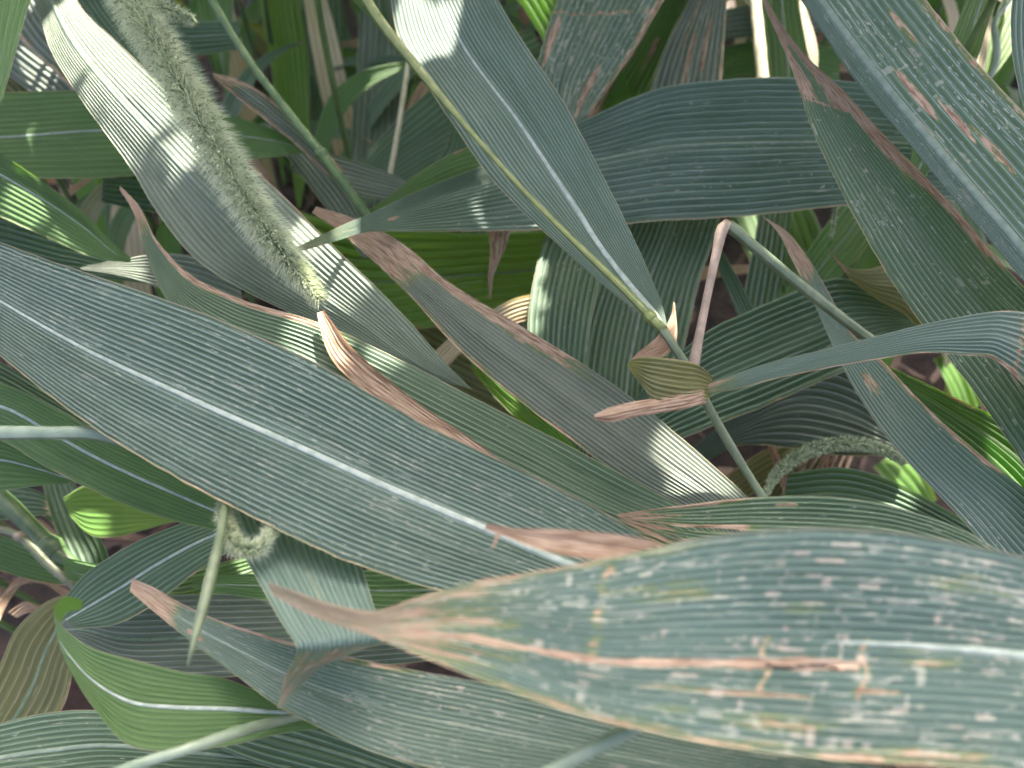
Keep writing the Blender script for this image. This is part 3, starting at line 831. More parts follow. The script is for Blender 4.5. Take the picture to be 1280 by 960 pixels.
leaf('broad dark heavily pleated blade arching behind the crossing stems, right of centre', [
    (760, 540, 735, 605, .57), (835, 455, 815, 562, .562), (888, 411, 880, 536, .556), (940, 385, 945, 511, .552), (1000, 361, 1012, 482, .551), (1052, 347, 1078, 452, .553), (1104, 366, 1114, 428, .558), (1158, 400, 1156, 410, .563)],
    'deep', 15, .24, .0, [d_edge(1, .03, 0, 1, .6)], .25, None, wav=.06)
leaf('bent blue-green blade rising right from the curled leaf and creased near the right edge', [
    (884, 481, 886, 493, .383), (920, 467, 922, 486, .378), (960, 454, 964, 475, .374), (1025, 438, 1030, 461, .369), (1100, 419, 1105, 448, .363), (1160, 404, 1160, 441, .359), (1215, 393, 1205, 444, .355), (1252, 388, 1241, 448, .352),
    (1263, 388, 1252, 455, .353), (1300, 394, 1284, 482, .372), (1370, 430, 1330, 535, .41), (1440, 500, 1390, 580, .45)],
    'teal', 11, .13, -.06, [d_edge(1, .10, 0, .62, .9), d_edge(-1, .06, .3, .65, .7), d_line(.585, .006, 1.1), d_tip(-.1, .01, 0), lambda u, v: .55 * (1 - sst(u, .0, .1))], .15, None, wav=.05)
leaf('narrow dark blade with a twisted brown tip, sloping down to the lower right', [
    (1390, 830, 1470, 730, .47), (1262, 722, 1340, 660, .462), (1207, 657, 1280, 611, .456), (1142, 588, 1213, 559, .454), (1100, 536, 1157, 506, .454), (1062, 476, 1106, 452, .456), (1040, 431, 1065, 416, .459),
    (1015, 375, 1036, 365, .464), (990, 325, 1008, 319, .47), (972, 290, 982, 288, .475), (950, 267, 952, 270, .48)],
    'teal', 13, .13, .05, [d_tip(.80, .05, .8), d_edge(1, .16, .3, .9, .85), d_patch(.55, -.2, .03, .25, .6)], .45, None, wav=.08)
leaf('long folded olive-green blade along the right of the twisted-tip blade', [
    (1330, 690, 1370, 630, .52), (1240, 590, 1290, 545, .51), (1165, 522, 1200, 500, .505), (1100, 478, 1122, 463, .505), (1035, 440, 1050, 430, .51)], 'green', 8, .22, .12, [d_edge(1, .2, 0, 1, .5)], .2, None)
leaf('dull pleated blade in shade below the arching dark blade', [
    (860, 565, 850, 600, .635), (935, 505, 920, 560, .628), (1010, 452, 985, 562, .622), (1075, 470, 1055, 570, .62), (1115, 515, 1100, 570, .622), (1150, 560, 1140, 575, .63)], 'grey', 12, .26, .0, [d_edge(1, .1, 0, 1, .5)], .1, None)
leaf('dead crumpled orange-brown leaf under the arching seed head', [
    (960, 680, 1040, 690, .70), (975, 625, 1050, 635, .695), (1000, 575, 1062, 582, .69), (1040, 530, 1080, 545, .69), (1085, 485, 1100, 500, .7)], 'brown', 7, .3, .1, [d_tip(0, .05, .9)], 0, None, wav=.5)
leaf('olive withered blade beside the dead orange-brown leaf', [
    (940, 690, 985, 690, .69), (950, 630, 1005, 632, .685), (975, 580, 1025, 590, .685), (1005, 545, 1040, 555, .69)], 'olive', 8, .25, .1, [d_edge(1, .3, 0, 1, .7)], .1, None)
leaf('small curled brown leaf shred left of the arching seed head', [
    (985, 640, 1000, 640, .67), (972, 600, 985, 598, .668), (962, 570, 972, 566, .668), (955, 545, 960, 543, .67)], 'brown', 4, .2, .2, [d_tip(0, .05, 1)], 0, None, wav=.4)
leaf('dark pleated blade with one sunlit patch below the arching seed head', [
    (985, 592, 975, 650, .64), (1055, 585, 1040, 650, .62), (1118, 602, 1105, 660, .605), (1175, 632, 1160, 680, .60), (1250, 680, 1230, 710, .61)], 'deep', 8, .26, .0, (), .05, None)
leaf('dark blade with a torn and frayed brown end, behind the spotted lower right blade', [
    (1350, 770, 1320, 830, .35), (1225, 672, 1220, 752, .357), (1130, 636, 1140, 722, .36), (1050, 622, 1050, 715, .362), (950, 622, 950, 704, .364), (870, 630, 870, 692, .367), (815, 637, 820, 672, .37), (770, 643, 778, 652, .373)],
    'deep', 15, .18, .0, [d_edge(-1, .12, .66, 1, .9), d_patch(.60, -.75, .03, .08, .6)], .5, None, wav=.1, nu=260,
    drow=[lambda r, v: .9 * sst(r + .5 * np.sin(v * 9), 5.4, 6.3), lambda r, v: .95 * np.exp(-((v + .05) / .16) ** 2) * sst(r, 3.6, 4.6), lambda r, v: .9 * np.exp(-((v - .5) / .12) ** 2) * sst(r, 4.0, 5.0)],
    trow=[lambda r, v: (np.abs(v - .02 - .03 * np.sin(r * 5)) < .05 * sst(r, 3.9, 5.2) + .03 * (r > 4.1)) & (r > 4.0), lambda r, v: (np.abs(v - .48 - .03 * np.sin(r * 7)) < .06 * sst(r, 4.4, 5.6)) & (r > 4.4),
          lambda r, v: (np.abs(v + .52 - .04 * np.sin(r * 4)) < .05 * sst(r, 5.0, 6.0)) & (r > 5.0)])
leaf('glowing yellow-green scrap of backlit leaf right of the crossing blades', [
    (1165, 450, 1195, 435, .86), (1186, 490, 1212, 468, .86), (1200, 530, 1226, 505, .87)], 'fresh', 4, .1, .05, (), 0, None)
leaf('glowing yellow-green scrap of backlit leaf under the arching seed head', [
    (1090, 585, 1125, 560, .84), (1118, 615, 1152, 588, .84), (1150, 645, 1170, 625, .85)], 'fresh', 4, .1, .05, (), 0, None)
leaf('brown-tipped curled green leaf peeping out left of the brown-rimmed right blade', [
    (1190, 380, 1170, 440, .545), (1120, 330, 1128, 392, .54), (1085, 336, 1095, 374, .538), (1060, 334, 1066, 352, .54), (1042, 318, 1048, 330, .543), (1032, 306, 1035, 311, .546)],
    'olive', 9, .15, -.2, [d_tip(.72, .07, .85)], .1, None)

# curled leaf, dry pieces and bent stem in the middle
leaf('small cupped and curled pale green leaf at the joint, ending in a tan spike', [
    (890, 470, 890, 496, .39), (872, 456, 873, 504, .374), (846, 450, 842, 505, .358), (815, 447, 812, 495, .352), (794, 448, 796, 476, .36), (784, 456, 789, 464, .374),
    (798, 440, 800, 452, .388), (822, 420, 830, 446, .394), (838, 396, 846, 424, .397), (842, 376, 844, 380, .4)],
    'olive', 9, .16, -.03, [d_tip(.60, .06, .8), d_edge(-1, .14, .1, .7, .7)], .2, None, wav=.1)
leaf('blunt tan rolled dry leaf pointing left from the curled leaf', [
    (880, 484, 882, 504, .380), (850, 490, 852, 512, .362), (820, 496, 822, 517, .355), (785, 502, 788, 523, .350), (756, 510, 760, 529, .347), (742, 518, 744, 525, .347)],
    'brown', 5, .12, -.38, [d_tip(0, .05, .9)], 0, None, name='rolled_dry_leaf')
stem('bent tan dry stem standing at the curled leaf and kinked at its top', [
    (866, 462, .376, 8), (872, 430, .376, 6), (885, 365, .378, 5.5), (896, 315, .379, 6), (904, 284, .38, 7.5), (909, 279, .381, 6)],
    'tan', (), upper=('sage', [(903, 280, .3815, 4), (910, 282, .382, 7.5), (930, 298, .385, 7), (980, 340, .394, 7), (1040, 388, .405, 7), (1085, 422, .415, 6.5), (1112, 440, .425, 5)]))
leaf('thin brown leaf tip hanging below the level blade', [
    (606, 255, 646, 255, .578), (611, 290, 638, 290, .578), (612, 320, 628, 320, .579), (610, 345, 617, 345, .58), (612, 374, 614, 374, .582)], 'brown', 4, .15, .15, [d_tip(0, .2, .8), ], 0, None)

leaf('bright green pleated blade seen through the gap under the level blade', [
    (360, 260, 360, 400, .70), (450, 284, 450, 420, .69), (520, 288, 520, 412, .682), (600, 288, 600, 398, .678), (670, 287, 670, 388, .678), (770, 285, 770, 370, .685)], 'fresh', 11, .17, .05, [d_edge(1, .14, .3, 1, .6)], .05, 'dim', (2, 2))  # brighter green picked to stand in for light coming through the blade
leaf('olive-brown withered blade in the shaded gap left of the upright blades', [
    (400, 372, 400, 440, .75), (480, 375, 480, 470, .745), (560, 410, 555, 510, .74), (640, 450, 630, 550, .74), (720, 500, 700, 600, .745)], 'olive', 12, .24, .0, [d_edge(-1, .3, .2, 1, .8), d_edge(1, .3, 0, 1, .7)], .1, None, wav=.2)
leaf('sunlit yellow-tan scrap of dry leaf in the central gap', [
    (520, 470, 535, 490, .60), (556, 428, 572, 446, .59), (600, 398, 612, 420, .578), (640, 374, 648, 404, .570), (672, 366, 676, 396, .568), (720, 356, 722, 380, .59)], 'straw', 6, .25, .0, [d_edge(1, .25, 0, 1, .8)], 0, None)
leaf('bright green sliver of leaf under the folded brown blade', [
    (585, 440, 592, 465, .60), (620, 470, 622, 500, .585), (650, 495, 648, 525, .57), (690, 530, 684, 555, .565), (740, 580, 735, 600, .57)], 'fresh', 6, .2, .0, (), 0, None)

# upper left background
stem('slender green stem crossing the dark gap at the upper left', [(240, -50, .53, 5), (268, 5, .53, 5), (312, 76, .53, 5), (360, 140, .535, 5.5), (400, 190, .54, 6), (450, 258, .56, 6), (510, 350, .6, 6)], 'green', (.66,))
leaf('brown and green leaf tip edged in tan, under the slender green stem', [
    (430, 215, 415, 225, .56), (384, 164, 362, 174, .555), (335, 121, 314, 136, .55), (294, 98, 283, 110, .55), (266, 91, 268, 98, .552)], 'grey', 6, .2, -.25, [d_edge(-1, .4, 0, 1, .9), d_edge(1, .25, 0, 1, .8), d_tip(.8, .1, .9)], .2, None)
leaf('level green blade with a white midrib passing under the sunlit blade at left', [
    (-120, 118, -120, 226, .55), (0, 115, 0, 221, .55, .54), (120, 116, 120, 223, .553, .45), (200, 124, 200, 216, .557, .45), (280, 142, 280, 200, .56, .45), (340, 162, 340, 196, .564, .4), (390, 186, 388, 190, .57)],
    'green', 16, .05, .05, (), .05, 'white', (2.8, .8))
leaf('green blade pointing down right at the left edge, its lower half catching light', [
    (-120, 105, -120, 225, .50, .35), (0, 189, 0, 271, .495, .35), (56, 228, 60, 298, .49, .34), (106, 268, 110, 320, .489, .35), (148, 310, 147, 327, .488), (164, 322, 163, 327, .489)],
    'green', 14, .15, .06, [d_edge(-1, .03, .3, 1, .5)], .05, 'white', (2.6, .6))
leaf('upright green blade cut off by the top left corner', [
    (-80, -110, 70, -110, .40), (-70, 0, 33, 0, .40), (-60, 60, 17, 60, .40), (-45, 110, 3, 116, .40), (-18, 165, -12, 167, .4)], 'green', 13, .1, .05, (), .15, None)
leaf('grey pleated blade with a brown lower rim behind the sunlit upper left blade', [
    (-20, -50, 40, -80, .58), (28, 50, 80, 5, .575), (70, 92, 115, 55, .575), (115, 135, 150, 105, .578), (190, 200, 215, 180, .59)], 'grey', 9, .18, .0, [d_edge(-1, .2, 0, 1, .85)], .1, None)
leaf('white sunlit strip of blade in the gap at the left', [
    (-50, 25, -30, -5, .62), (8, 92, 35, 58, .618), (55, 128, 85, 98, .618), (110, 180, 135, 155, .625)], 'grey', 6, .14, .0, (), 0, None)
leaf('olive striped blade low in the gap at the left', [(-40, 70, -25, 40, .65), (5, 118, 28, 88, .648), (50, 160, 70, 130, .65)], 'olive', 5, .25, .0, (), 0, None)
leaf('dark green blade running beside the sunlit upper left blade', [
    (70, -50, 130, -60, .52), (110, 15, 165, 5, .52), (160, 75, 205, 62, .522), (215, 130, 245, 112, .525), (280, 190, 290, 182, .53)], 'deep', 9, .12, .05, (), .1, None)
leaf('dark striped blade in the gap above the bristly spike', [(90, -20, 95, 40, .66), (130, 5, 132, 55, .66), (200, 20, 200, 70, .665), (300, 25, 300, 60, .67)], 'deep', 7, .2, .0, (), .1, 'pale', (2, 2))
leaf('vivid green broad blade hanging in the dark gap at the upper left', [
    (325, -80, 372, -80, .92), (324, 0, 376, 0, .9), (334, 60, 384, 60, .885), (345, 120, 387, 120, .88), (360, 190, 386, 190, .88), (372, 260, 376, 260, .89)], 'fresh', 7, .06, .08, (), 0, None)
leaf('dark blade standing behind the vivid green one', [
    (375, -80, 425, -80, .97), (378, 0, 428, 0, .96), (384, 70, 426, 70, .95), (388, 140, 420, 140, .95), (395, 240, 412, 240, .96)], 'deep', 7, .1, .08, (), 0, None)
leaf('thin arched green blade with a bright top in the dark gap', [
    (385, 230, 402, 235, .80), (396, 160, 414, 178, .79), (416, 115, 434, 136, .785), (450, 90, 460, 108, .782), (485, 80, 488, 93, .782), (525, 76, 525, 82, .785)], 'green', 5, .1, .1, (), 0, None)
leaf('grey-green upright blade with a pale midrib left of the centre blade', [
    (456, -70, 522, -70, .88), (450, 0, 514, 0, .87), (446, 80, 506, 80, .862), (440, 160, 500, 160, .86), (436, 240, 490, 240, .86), (440, 330, 470, 330, .87)], 'grey', 8, .08, .06, (), .05, 'dim', (2.6, 2.6))
leaf('broad dark green blade leaning right under the centre blade', [
    (420, 250, 445, 262, .82), (470, 180, 515, 225, .81), (525, 125, 588, 195, .80), (580, 75, 660, 160, .80), (660, 40, 720, 100, .81)], 'deep', 12, .05, .05, (), .0, 'dim', (2, 2))
leaf('dark blade with a pale tip ending just left of the centre blade', [
    (470, 260, 500, 280, .77), (530, 215, 560, 240, .765), (560, 180, 590, 200, .762), (562, 140, 585, 160, .762), (545, 110, 560, 118, .765)], 'deep', 6, .08, .05, [d_edge(1, .15, .5, 1, .5)], 0, None)
stem('thin straw-coloured dry stalk in the dark gap left of the centre blade', [(512, 60, .76, 2.5), (506, 110, .76, 3), (498, 160, .765, 3), (480, 260, .8, 3)], 'straw')
leaf('green blade with a pale midrib hanging beside the bristly spike top', [
    (230, -70, 292, -70, .74), (246, 0, 292, 0, .735), (260, 50, 290, 50, .732), (272, 88, 287, 90, .732), (282, 112, 284, 112, .735)], 'green', 6, .08, .1, (), 0, 'pale', (3, 1.5))
leaf('grey-green blade under the joint of the slender green stem', [
    (360, 180, 365, 215, .62), (405, 190, 412, 238, .615), (455, 205, 455, 248, .613), (508, 225, 508, 256, .615), (570, 262, 570, 275, .62)], 'grey', 8, .1, .05, (), .1, 'pale', (2, 1))
leaf('grey blade with pale stripe left of the folded brown blade', [
    (330, 160, 352, 150, .60), (372, 215, 402, 198, .598), (410, 265, 440, 245, .598), (455, 325, 475, 305, .602)], 'grey', 6, .16, .08, [d_edge(1, .1, 0, 1, .6)], .1, 'pale', (2, 2))
leaf('blurred grey-green blade end behind the pink-brown rolled rim', [
    (300, 345, 305, 400, .535), (250, 322, 255, 385, .53), (200, 316, 205, 362, .528), (150, 324, 152, 345, .528), (100, 334, 101, 337, .53)], 'grey', 9, .1, .04, (), .05, None)
leaf('dark striped blade under the down-pointing blade at left', [
    (-80, 250, -80, 320, .56), (0, 268, 0, 330, .555), (70, 290, 70, 345, .555), (140, 315, 140, 350, .558), (220, 345, 218, 360, .565)], 'deep', 8, .2, .0, (), .1, None)
leaf('olive pleated blade in shade behind the rolled rim and level blade', [
    (130, 205, 128, 255, .615), (200, 205, 200, 270, .61), (270, 215, 270, 285, .61), (340, 240, 340, 300, .612)], 'deep', 8, .2, .0, [d_edge(-1, .1, 0, 1, .7)], .0, None)

# lower left
leaf('green blade with a white midrib sloping down right beneath the largest blade', [
    (-140, 445, -140, 505, .46), (-40, 468, -45, 532, .452), (12, 482, 0, 549, .446, .42), (72, 512, 50, 579, .442, .42), (132, 546, 105, 608, .438, .42), (192, 576, 155, 630, .436, .42), (250, 606, 215, 650, .435, .42), (292, 632, 274, 663, .435, .45), (335, 668, 330, 675, .436)],
    'green', 13, .08, .07, [d_edge(1, .02, 0, 1, .7)], .02, 'white', (2.6, 1.4))
leaf('dark blade pressed under the left end of the largest blade', [
    (-80, 420, -80, 478, .48), (0, 452, 0, 503, .475), (62, 490, 50, 525, .472), (150, 545, 140, 566, .472)], 'deep', 8, .2, .03, (), .1, None)
stem('smooth pale green stem entering from the left edge under the largest blade', [(-70, 541, .375, 9), (0, 541, .372, 9), (70, 541, .37, 9), (130, 543, .37, 9), (162, 553, .378, 9), (205, 572, .40, 9), (270, 590, .44, 8)], 'pale')
leaf('light green blade with a pale midrib cut off at the left edge', [
    (-100, 535, -100, 625, .52), (0, 548, 0, 615, .515, .4), (48, 572, 50, 608, .513, .4), (92, 594, 92, 604, .514), (125, 600, 124, 603, .516)], 'green', 9, .06, .05, (), 0, 'white', (2.2, .8))
leaf('bright yellow-green backlit leaf below the blade with white midrib', [
    (330, 668, 330, 680, .62), (230, 636, 225, 652, .62), (180, 618, 180, 663, .618), (140, 605, 140, 671, .618), (104, 608, 106, 666, .62), (80, 622, 86, 645, .625)], 'fresh', 9, .06, .05, (), 0, None)
leaf('dark teal blade rising right with a white midrib, behind the brown-tipped lower blade', [
    (70, 765, 95, 785, .525), (100, 724, 140, 782, .52), (131, 700, 178, 765, .515), (169, 678, 215, 738, .51), (225, 655, 262, 704, .505), (277, 638, 302, 680, .503), (340, 605, 355, 650, .505)],
    'deep', 12, .06, .06, [d_edge(1, .03, 0, 1, .7)], .1, 'white', (1.6, 2.4))
leaf('grey-green level blade behind the brown-tipped lower blade', [
    (600, 738, 600, 820, .56), (470, 742, 470, 832, .556), (350, 742, 350, 842, .554), (240, 744, 240, 850, .553), (150, 750, 150, 846, .554), (105, 760, 105, 815, .558), (82, 775, 83, 800, .562), (72, 788, 72, 790, .565)],
    'grey', 14, .07, .03, (), .1, 'dim', (2.4, 2))
leaf('olive twisted blade end at the lower left with a pale midrib', [
    (120, 735, 135, 760, .575), (60, 752, 100, 800, .572), (22, 785, 92, 840, .572), (0, 830, 82, 880, .578), (-25, 880, 55, 925, .585), (-60, 940, 10, 970, .6)], 'olive', 9, .06, .05, [d_edge(1, .08, .4, 1, .7)], 0, 'dim', (2.4, 2.4))
leaf('fresh green blade with a white midrib, curled over at its left end, lower left', [
    (440, 885, 445, 905, .42), (337, 869, 346, 918, .412, .42), (281, 848, 281, 932, .406, .45), (225, 839, 215, 939, .401, .45), (169, 825, 160, 930, .397, .5), (112, 809, 122, 891, .395, .52), (86, 791, 94, 852, .396, .55),
    (71, 773, 76, 818, .402, .55), (70, 757, 71, 785, .416), (84, 746, 84, 765, .434), (104, 750, 102, 762, .452)],
    'green', 15, .09, .05, [d_edge(-1, .015, 0, 1, .5, .02)], .02, 'white', (2.8, .9), (.05, .72))
leaf('long white-streaked blade with a blunt brown tip, running along the bottom', [
    (1260, 990, 1160, 1060, .33), (1090, 956, 965, 1020, .338), (920, 928, 805, 995, .346), (777, 896, 680, 978, .355), (627, 858, 560, 964, .364), (515, 837, 470, 942, .372), (431, 820, 394, 907, .38), (375, 806, 345, 881, .384),
    (319, 790, 295, 844, .388), (262, 771, 248, 809, .392), (225, 753, 215, 783, .395), (190, 733, 183, 757, .397), (165, 723, 162, 739, .399)],
    'teal', 18, .10, .05, [d_tip(.90, .03, .8), d_edge(-1, .12, .55, 1, .85), d_edge(1, .06, .6, 1, .6), d_patch(.86, .5, .02, .2, .7)], .6, 'pale', (2.2, .8), (0, .9), wav=.06, nu=300, nib=(90, .15, 1.2, .025))
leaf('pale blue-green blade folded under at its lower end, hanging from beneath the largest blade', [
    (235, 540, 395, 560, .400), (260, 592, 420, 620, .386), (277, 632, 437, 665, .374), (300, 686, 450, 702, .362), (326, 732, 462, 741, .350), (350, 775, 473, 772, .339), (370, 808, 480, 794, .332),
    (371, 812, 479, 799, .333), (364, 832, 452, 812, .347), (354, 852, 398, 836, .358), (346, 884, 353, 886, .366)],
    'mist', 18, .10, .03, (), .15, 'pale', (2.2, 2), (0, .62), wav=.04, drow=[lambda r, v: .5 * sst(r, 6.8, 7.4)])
stem('thin rolled green leaf point hanging down in front of the folded blade', [(282, 615, .36, 3), (277, 660, .342, 5), (266, 710, .332, 7), (255, 755, .328, 7), (244, 795, .326, 5), (234, 834, .326, 1)], 'sage', name='rolled_leaf_point', cat='leaf')
leaf('blue-green blade along the lower left edge', [
    (-100, 930, -100, 1020, .47), (0, 904, 0, 990, .467), (60, 891, 60, 985, .466), (120, 888, 130, 975, .466), (220, 900, 220, 978, .47), (340, 918, 340, 985, .475), (460, 950, 460, 1000, .48)], 'deep', 13, .09, .04, (), .25, 'pale', (2.6, 1.6))
leaf('dark green blade in shade under the long bottom blade', [
    (640, 990, 630, 1040, .47), (480, 925, 470, 992, .465), (390, 890, 385, 972, .463), (310, 870, 310, 950, .466), (240, 860, 240, 920, .47)], 'deep', 9, .08, .04, (), .05, 'dim', (2, 2))
stem('pale green stem slanting up from the bottom edge at left', [(120, 975, .352, 7), (180, 953, .352, 7), (235, 936, .353, 7), (290, 917, .366, 7), (340, 903, .40, 6), (420, 885, .43, 5)], 'pale')
stem('pale green cut stem end slanting up from the bottom edge under the spotted blade', [(655, 985, .285, 9), (700, 957, .282, 9), (760, 927, .28, 9), (806, 903, .279, 9), (817, 898, .279, 8.5)], 'pale')
stem('thick dark green stem in the gap at the lower left', [(-40, 585, .64, 11), (20, 640, .63, 11), (70, 690, .63, 11), (110, 725, .64, 10), (170, 800, .68, 10)], 'dark', (.55,), node_mat='dark')
stem('khaki jointed stem crossing the lower left gap', [(-30, 655, .60, 5), (20, 668, .60, 5), (60, 705, .60, 6), (100, 740, .605, 6), (140, 800, .63, 6)], 'khaki', (.3,), node_mat='tan')
leaf('dark blade hanging between the stems of the lower left gap', [
    (50, 590, 85, 580, .66), (65, 650, 110, 640, .655), (85, 700, 135, 690, .655), (110, 750, 150, 745, .66)], 'deep', 6, .1, .08, (), 0, None)
leaf('dark green blade with a pink dry tip at the left edge', [(-60, 600, -60, 650, .68), (10, 605, 10, 650, .677), (50, 615, 50, 645, .677), (75, 632, 75, 645, .68)], 'deep', 6, .1, .05, [d_tip(.85, .1, .9)], 0, None)
leaf('pink-brown dry leaf curled in a loop on the soil at the left', [(-20, 790, -5, 790, .70), (2, 745, 12, 752, .698), (22, 722, 28, 732, .697), (50, 720, 52, 730, .697), (80, 735, 78, 745, .70), (110, 750, 108, 760, .71)], 'brown', 4, .2, .1, [d_tip(0, .1, 1)], 0, None)
leaf('small orange-brown dry leaf scrap on the soil at the left', [(10, 765, 20, 772, .70), (30, 752, 36, 765, .698), (50, 757, 48, 772, .70)], 'brown', 3, .2, .1, [d_tip(0, .1, 1)], 0, None)

# bristly spikes
seed_head('fuzzy pale green bristly spike drooping over the sunlit upper left blade', [
    (128, -60, .40, 20), (165, 5, .40, 28), (200, 62, .40, 29), (240, 132, .40, 30), (282, 205, .40, 28), (320, 268, .402, 25), (358, 322, .405, 20), (400, 374, .41, 7)], 2400, 10000, .0017, .009)
seed_head('short side tuft of bristles at the top of the big fuzzy spike', [(178, -2, .405, 8), (205, 10, .405, 11), (230, 20, .406, 9), (240, 26, .407, 4)], 300, 500, .0015, .005)
seed_head('arching green bristly seed head low on the right', [
    (955, 618, .60, 5), (975, 588, .60, 9), (1005, 567, .60, 11), (1040, 556, .602, 12), (1075, 555, .605, 11), (1105, 562, .61, 9), (1130, 578, .615, 5)], 900, 900, .0022, .004)
seed_head('small hooked pale seed head lying on the folded blue-green blade', [
    (280, 624, .366, 8), (284, 655, .354, 13), (300, 684, .346, 14), (322, 686, .346, 12), (336, 668, .350, 11), (344, 645, .357, 10), (350, 628, .366, 6)], 600, 1600, .0014, .004)
seed_head('tiny green spikelet row hanging above the curled green leaf', [(1045, 252, .56, 3), (1043, 272, .558, 4), (1039, 298, .558, 2)], 60, 60, .002, .002)

leaf('mid-green blade filling the gap under the folded pale blade', [
    (640, 700, 640, 760, .50), (540, 705, 540, 770, .50), (460, 712, 460, 765, .50), (380, 715, 380, 755, .505), (300, 718, 300, 745, .51), (240, 725, 240, 735, .515)], 'green', 9, .1, .04, (), .1, 'dim', (2, 1))
leaf('mid-green blade low behind the dark teal blade at lower left', [
    (330, 690, 345, 720, .58), (270, 705, 285, 745, .575), (200, 715, 205, 760, .575), (140, 712, 140, 750, .58), (80, 700, 82, 722, .585)], 'green', 8, .1, .04, (), .05, 'dim', (2, 1))
leaf('dull green blade slanting through the gap at the left edge', [
    (-60, 640, -70, 690, .63), (0, 668, -5, 712, .625), (60, 690, 52, 728, .625), (120, 705, 115, 735, .63), (190, 715, 188, 725, .64)], 'green', 8, .1, .04, [d_edge(1, .1, 0, 1, .6)], .05, None)
leaf('yellowing blade glimpsed under the arching dark blade at right', [
    (900, 600, 905, 640, .72), (960, 560, 972, 600, .715), (1020, 540, 1035, 575, .715), (1090, 530, 1100, 560, .72)], 'olive', 6, .15, .04, [d_edge(-1, .2, 0, 1, .6)], .05, None)
leaf('green blade under the bottom end of the folded brown blade', [
    (930, 640, 930, 690, .57), (860, 625, 858, 670, .565), (800, 600, 795, 650, .565), (740, 570, 732, 610, .57)], 'deep', 8, .15, .04, (), .1, None)
# ------------------------------------------------------------------ blades and stems deeper in the stand, rooted in the soil
def project(p):
    q = np.asarray(p) - CAM
    z = q @ FWD
    px = 640 + FPX * (q @ RGT) / z
    py = 480 - FPX * (q @ UPV) / z
    d = z / (1 + SLOPE * (480.0 - py) / FPX)
    return px, py, d


def world_leaf(label, group, root, tip_dir, height, reach, wid, mat, pleats):
    """blade rising from the soil, arching over towards tip_dir"""
    t = np.linspace(0, 1, 9)
    c = np.array(root)[None] + np.outer(reach * (0.15 * t + 0.85 * t ** 2.2), tip_dir) + np.outer(height * (1.55 * t - 0.75 * t ** 2.4) / 0.8, [0, 0, 1])
    px, py, d = project(c)
    inside = (px > -150) & (px < 1430) & (py > -120) & (py < 1080)
    if (d[inside] < 0.80).any() or (c @ FWD - CAM @ FWD < 0.35).any():
        return None
    if inside[3:].sum() < 3:
        return None
    side = np.cross(tip_dir, [0, 0, 1.0])
    wv = wid * np.sin(np.pi * np.clip(0.12 + 0.88 * t, 0, 1)) ** 0.75
    P = c[:, None] + np.linspace(-1, 1, 2 * pleats * 2 + 1)[None, :, None] * (side * 0.5)[None, None] * wv[:, None, None]
    # resample along
    k = P.shape[1]
    S, _ = spline(np.concatenate([c, P.reshape(9, -1)], 1), np.linspace(0, 1, 26))
    P = S[:, 3:].reshape(26, k, 3)
    v = np.linspace(-1, 1, k)
    up = np.array([0, 0, 1.0])
    P = P + up * (0.12 * np.abs(v)[None, :, None] * np.interp(np.linspace(0, 1, 26), t, wv)[:, None, None]) + up * (np.cos(v * pleats * np.pi) * 0.0006)[None, :, None]
    arc = np.concatenate([[0], np.cumsum(np.linalg.norm(np.diff(S[:, :3], axis=0), axis=1))]) * 100
    U = np.linspace(0, 1, 26)[:, None] * np.ones((1, k))
    V = np.ones((26, 1)) * v
    o = thing('grass_leaf', label, 'leaf', root, group)
    me = grid_mesh('blade', P - np.array(root), {'across': V, 'dry': sst(U, .93, 1.0), 'fleck': np.zeros_like(U), 'nibbled': np.zeros_like(U)},
                   np.stack([arc[:, None] * np.ones((1, k)), V * pleats / 2], -1))
    link_obj('blade', me, leaf_mat(mat), o)
    return o


FILL = []
made = 0
tries = 0
while made < 230 and tries < 9000:
    tries += 1
    rx, ry = rng.uniform(-1.3, 1.3), rng.uniform(0.15, 2.1)
    a = rng.uniform(0, 2 * math.pi)
    o = world_leaf('dark shaded blade deep among the stems under the front leaves', 'shaded blades deep in the stand', (rx, ry, -0.02), np.array([math.cos(a), math.sin(a), 0]),
                   rng.uniform(0.18, 0.55), rng.uniform(0.1, 0.5), rng.uniform(0.03, 0.055), random.choice(['deep', 'deep', 'deep', 'green', 'green', 'green', 'olive', 'straw', 'brown']), 5)
    made += o is not None
    if o:
        FILL.append(o)

made = tries = 0
while made < 70 and tries < 2000:
    tries += 1
    rx, ry = rng.uniform(-1.2, 1.2), rng.uniform(0.2, 1.9)
    lean = np.array([rng.normal(0, .18), rng.normal(0, .18), 1.0])
    h = rng.uniform(0.3, 0.75)
    pts = np.array([np.array([rx, ry, -0.02]) + lean * h * f + np.array([0.03 * math.sin(f * 3 + rx * 9), 0.03 * math.cos(f * 2 + ry * 7), 0]) for f in (0, .3, .6, 1)])
    px, py, d = project(pts)
    ins = (px > -100) & (px < 1380) & (py > -60) & (py < 1020)
    if (d[ins] < .78).any() or not ins.any():
        continue
    P, C, T, r = tube_geo(pts, [.0042, .004, .0034, .0026], 8, 24)
    o = thing('grass_culm', 'upright shaded stem deep among the grass', 'stem', pts[0], 'shaded stems deep in the stand')
    link_obj('stalk', grid_mesh('stalk', P - pts[0]), M_STEM[random.choice(['dark', 'dark', 'green', 'khaki'])], o)
    FILL.append(o)
    i = 10
    Pn, *_ = tube_geo([C[i] + T[i] * .004 * q for q in (-1, 0, 1)], [.0042, .0052, .0042], 8, 6)
    link_obj('node', grid_mesh('node', Pn - pts[0]), M_STEM['khaki'], o)
    made += 1

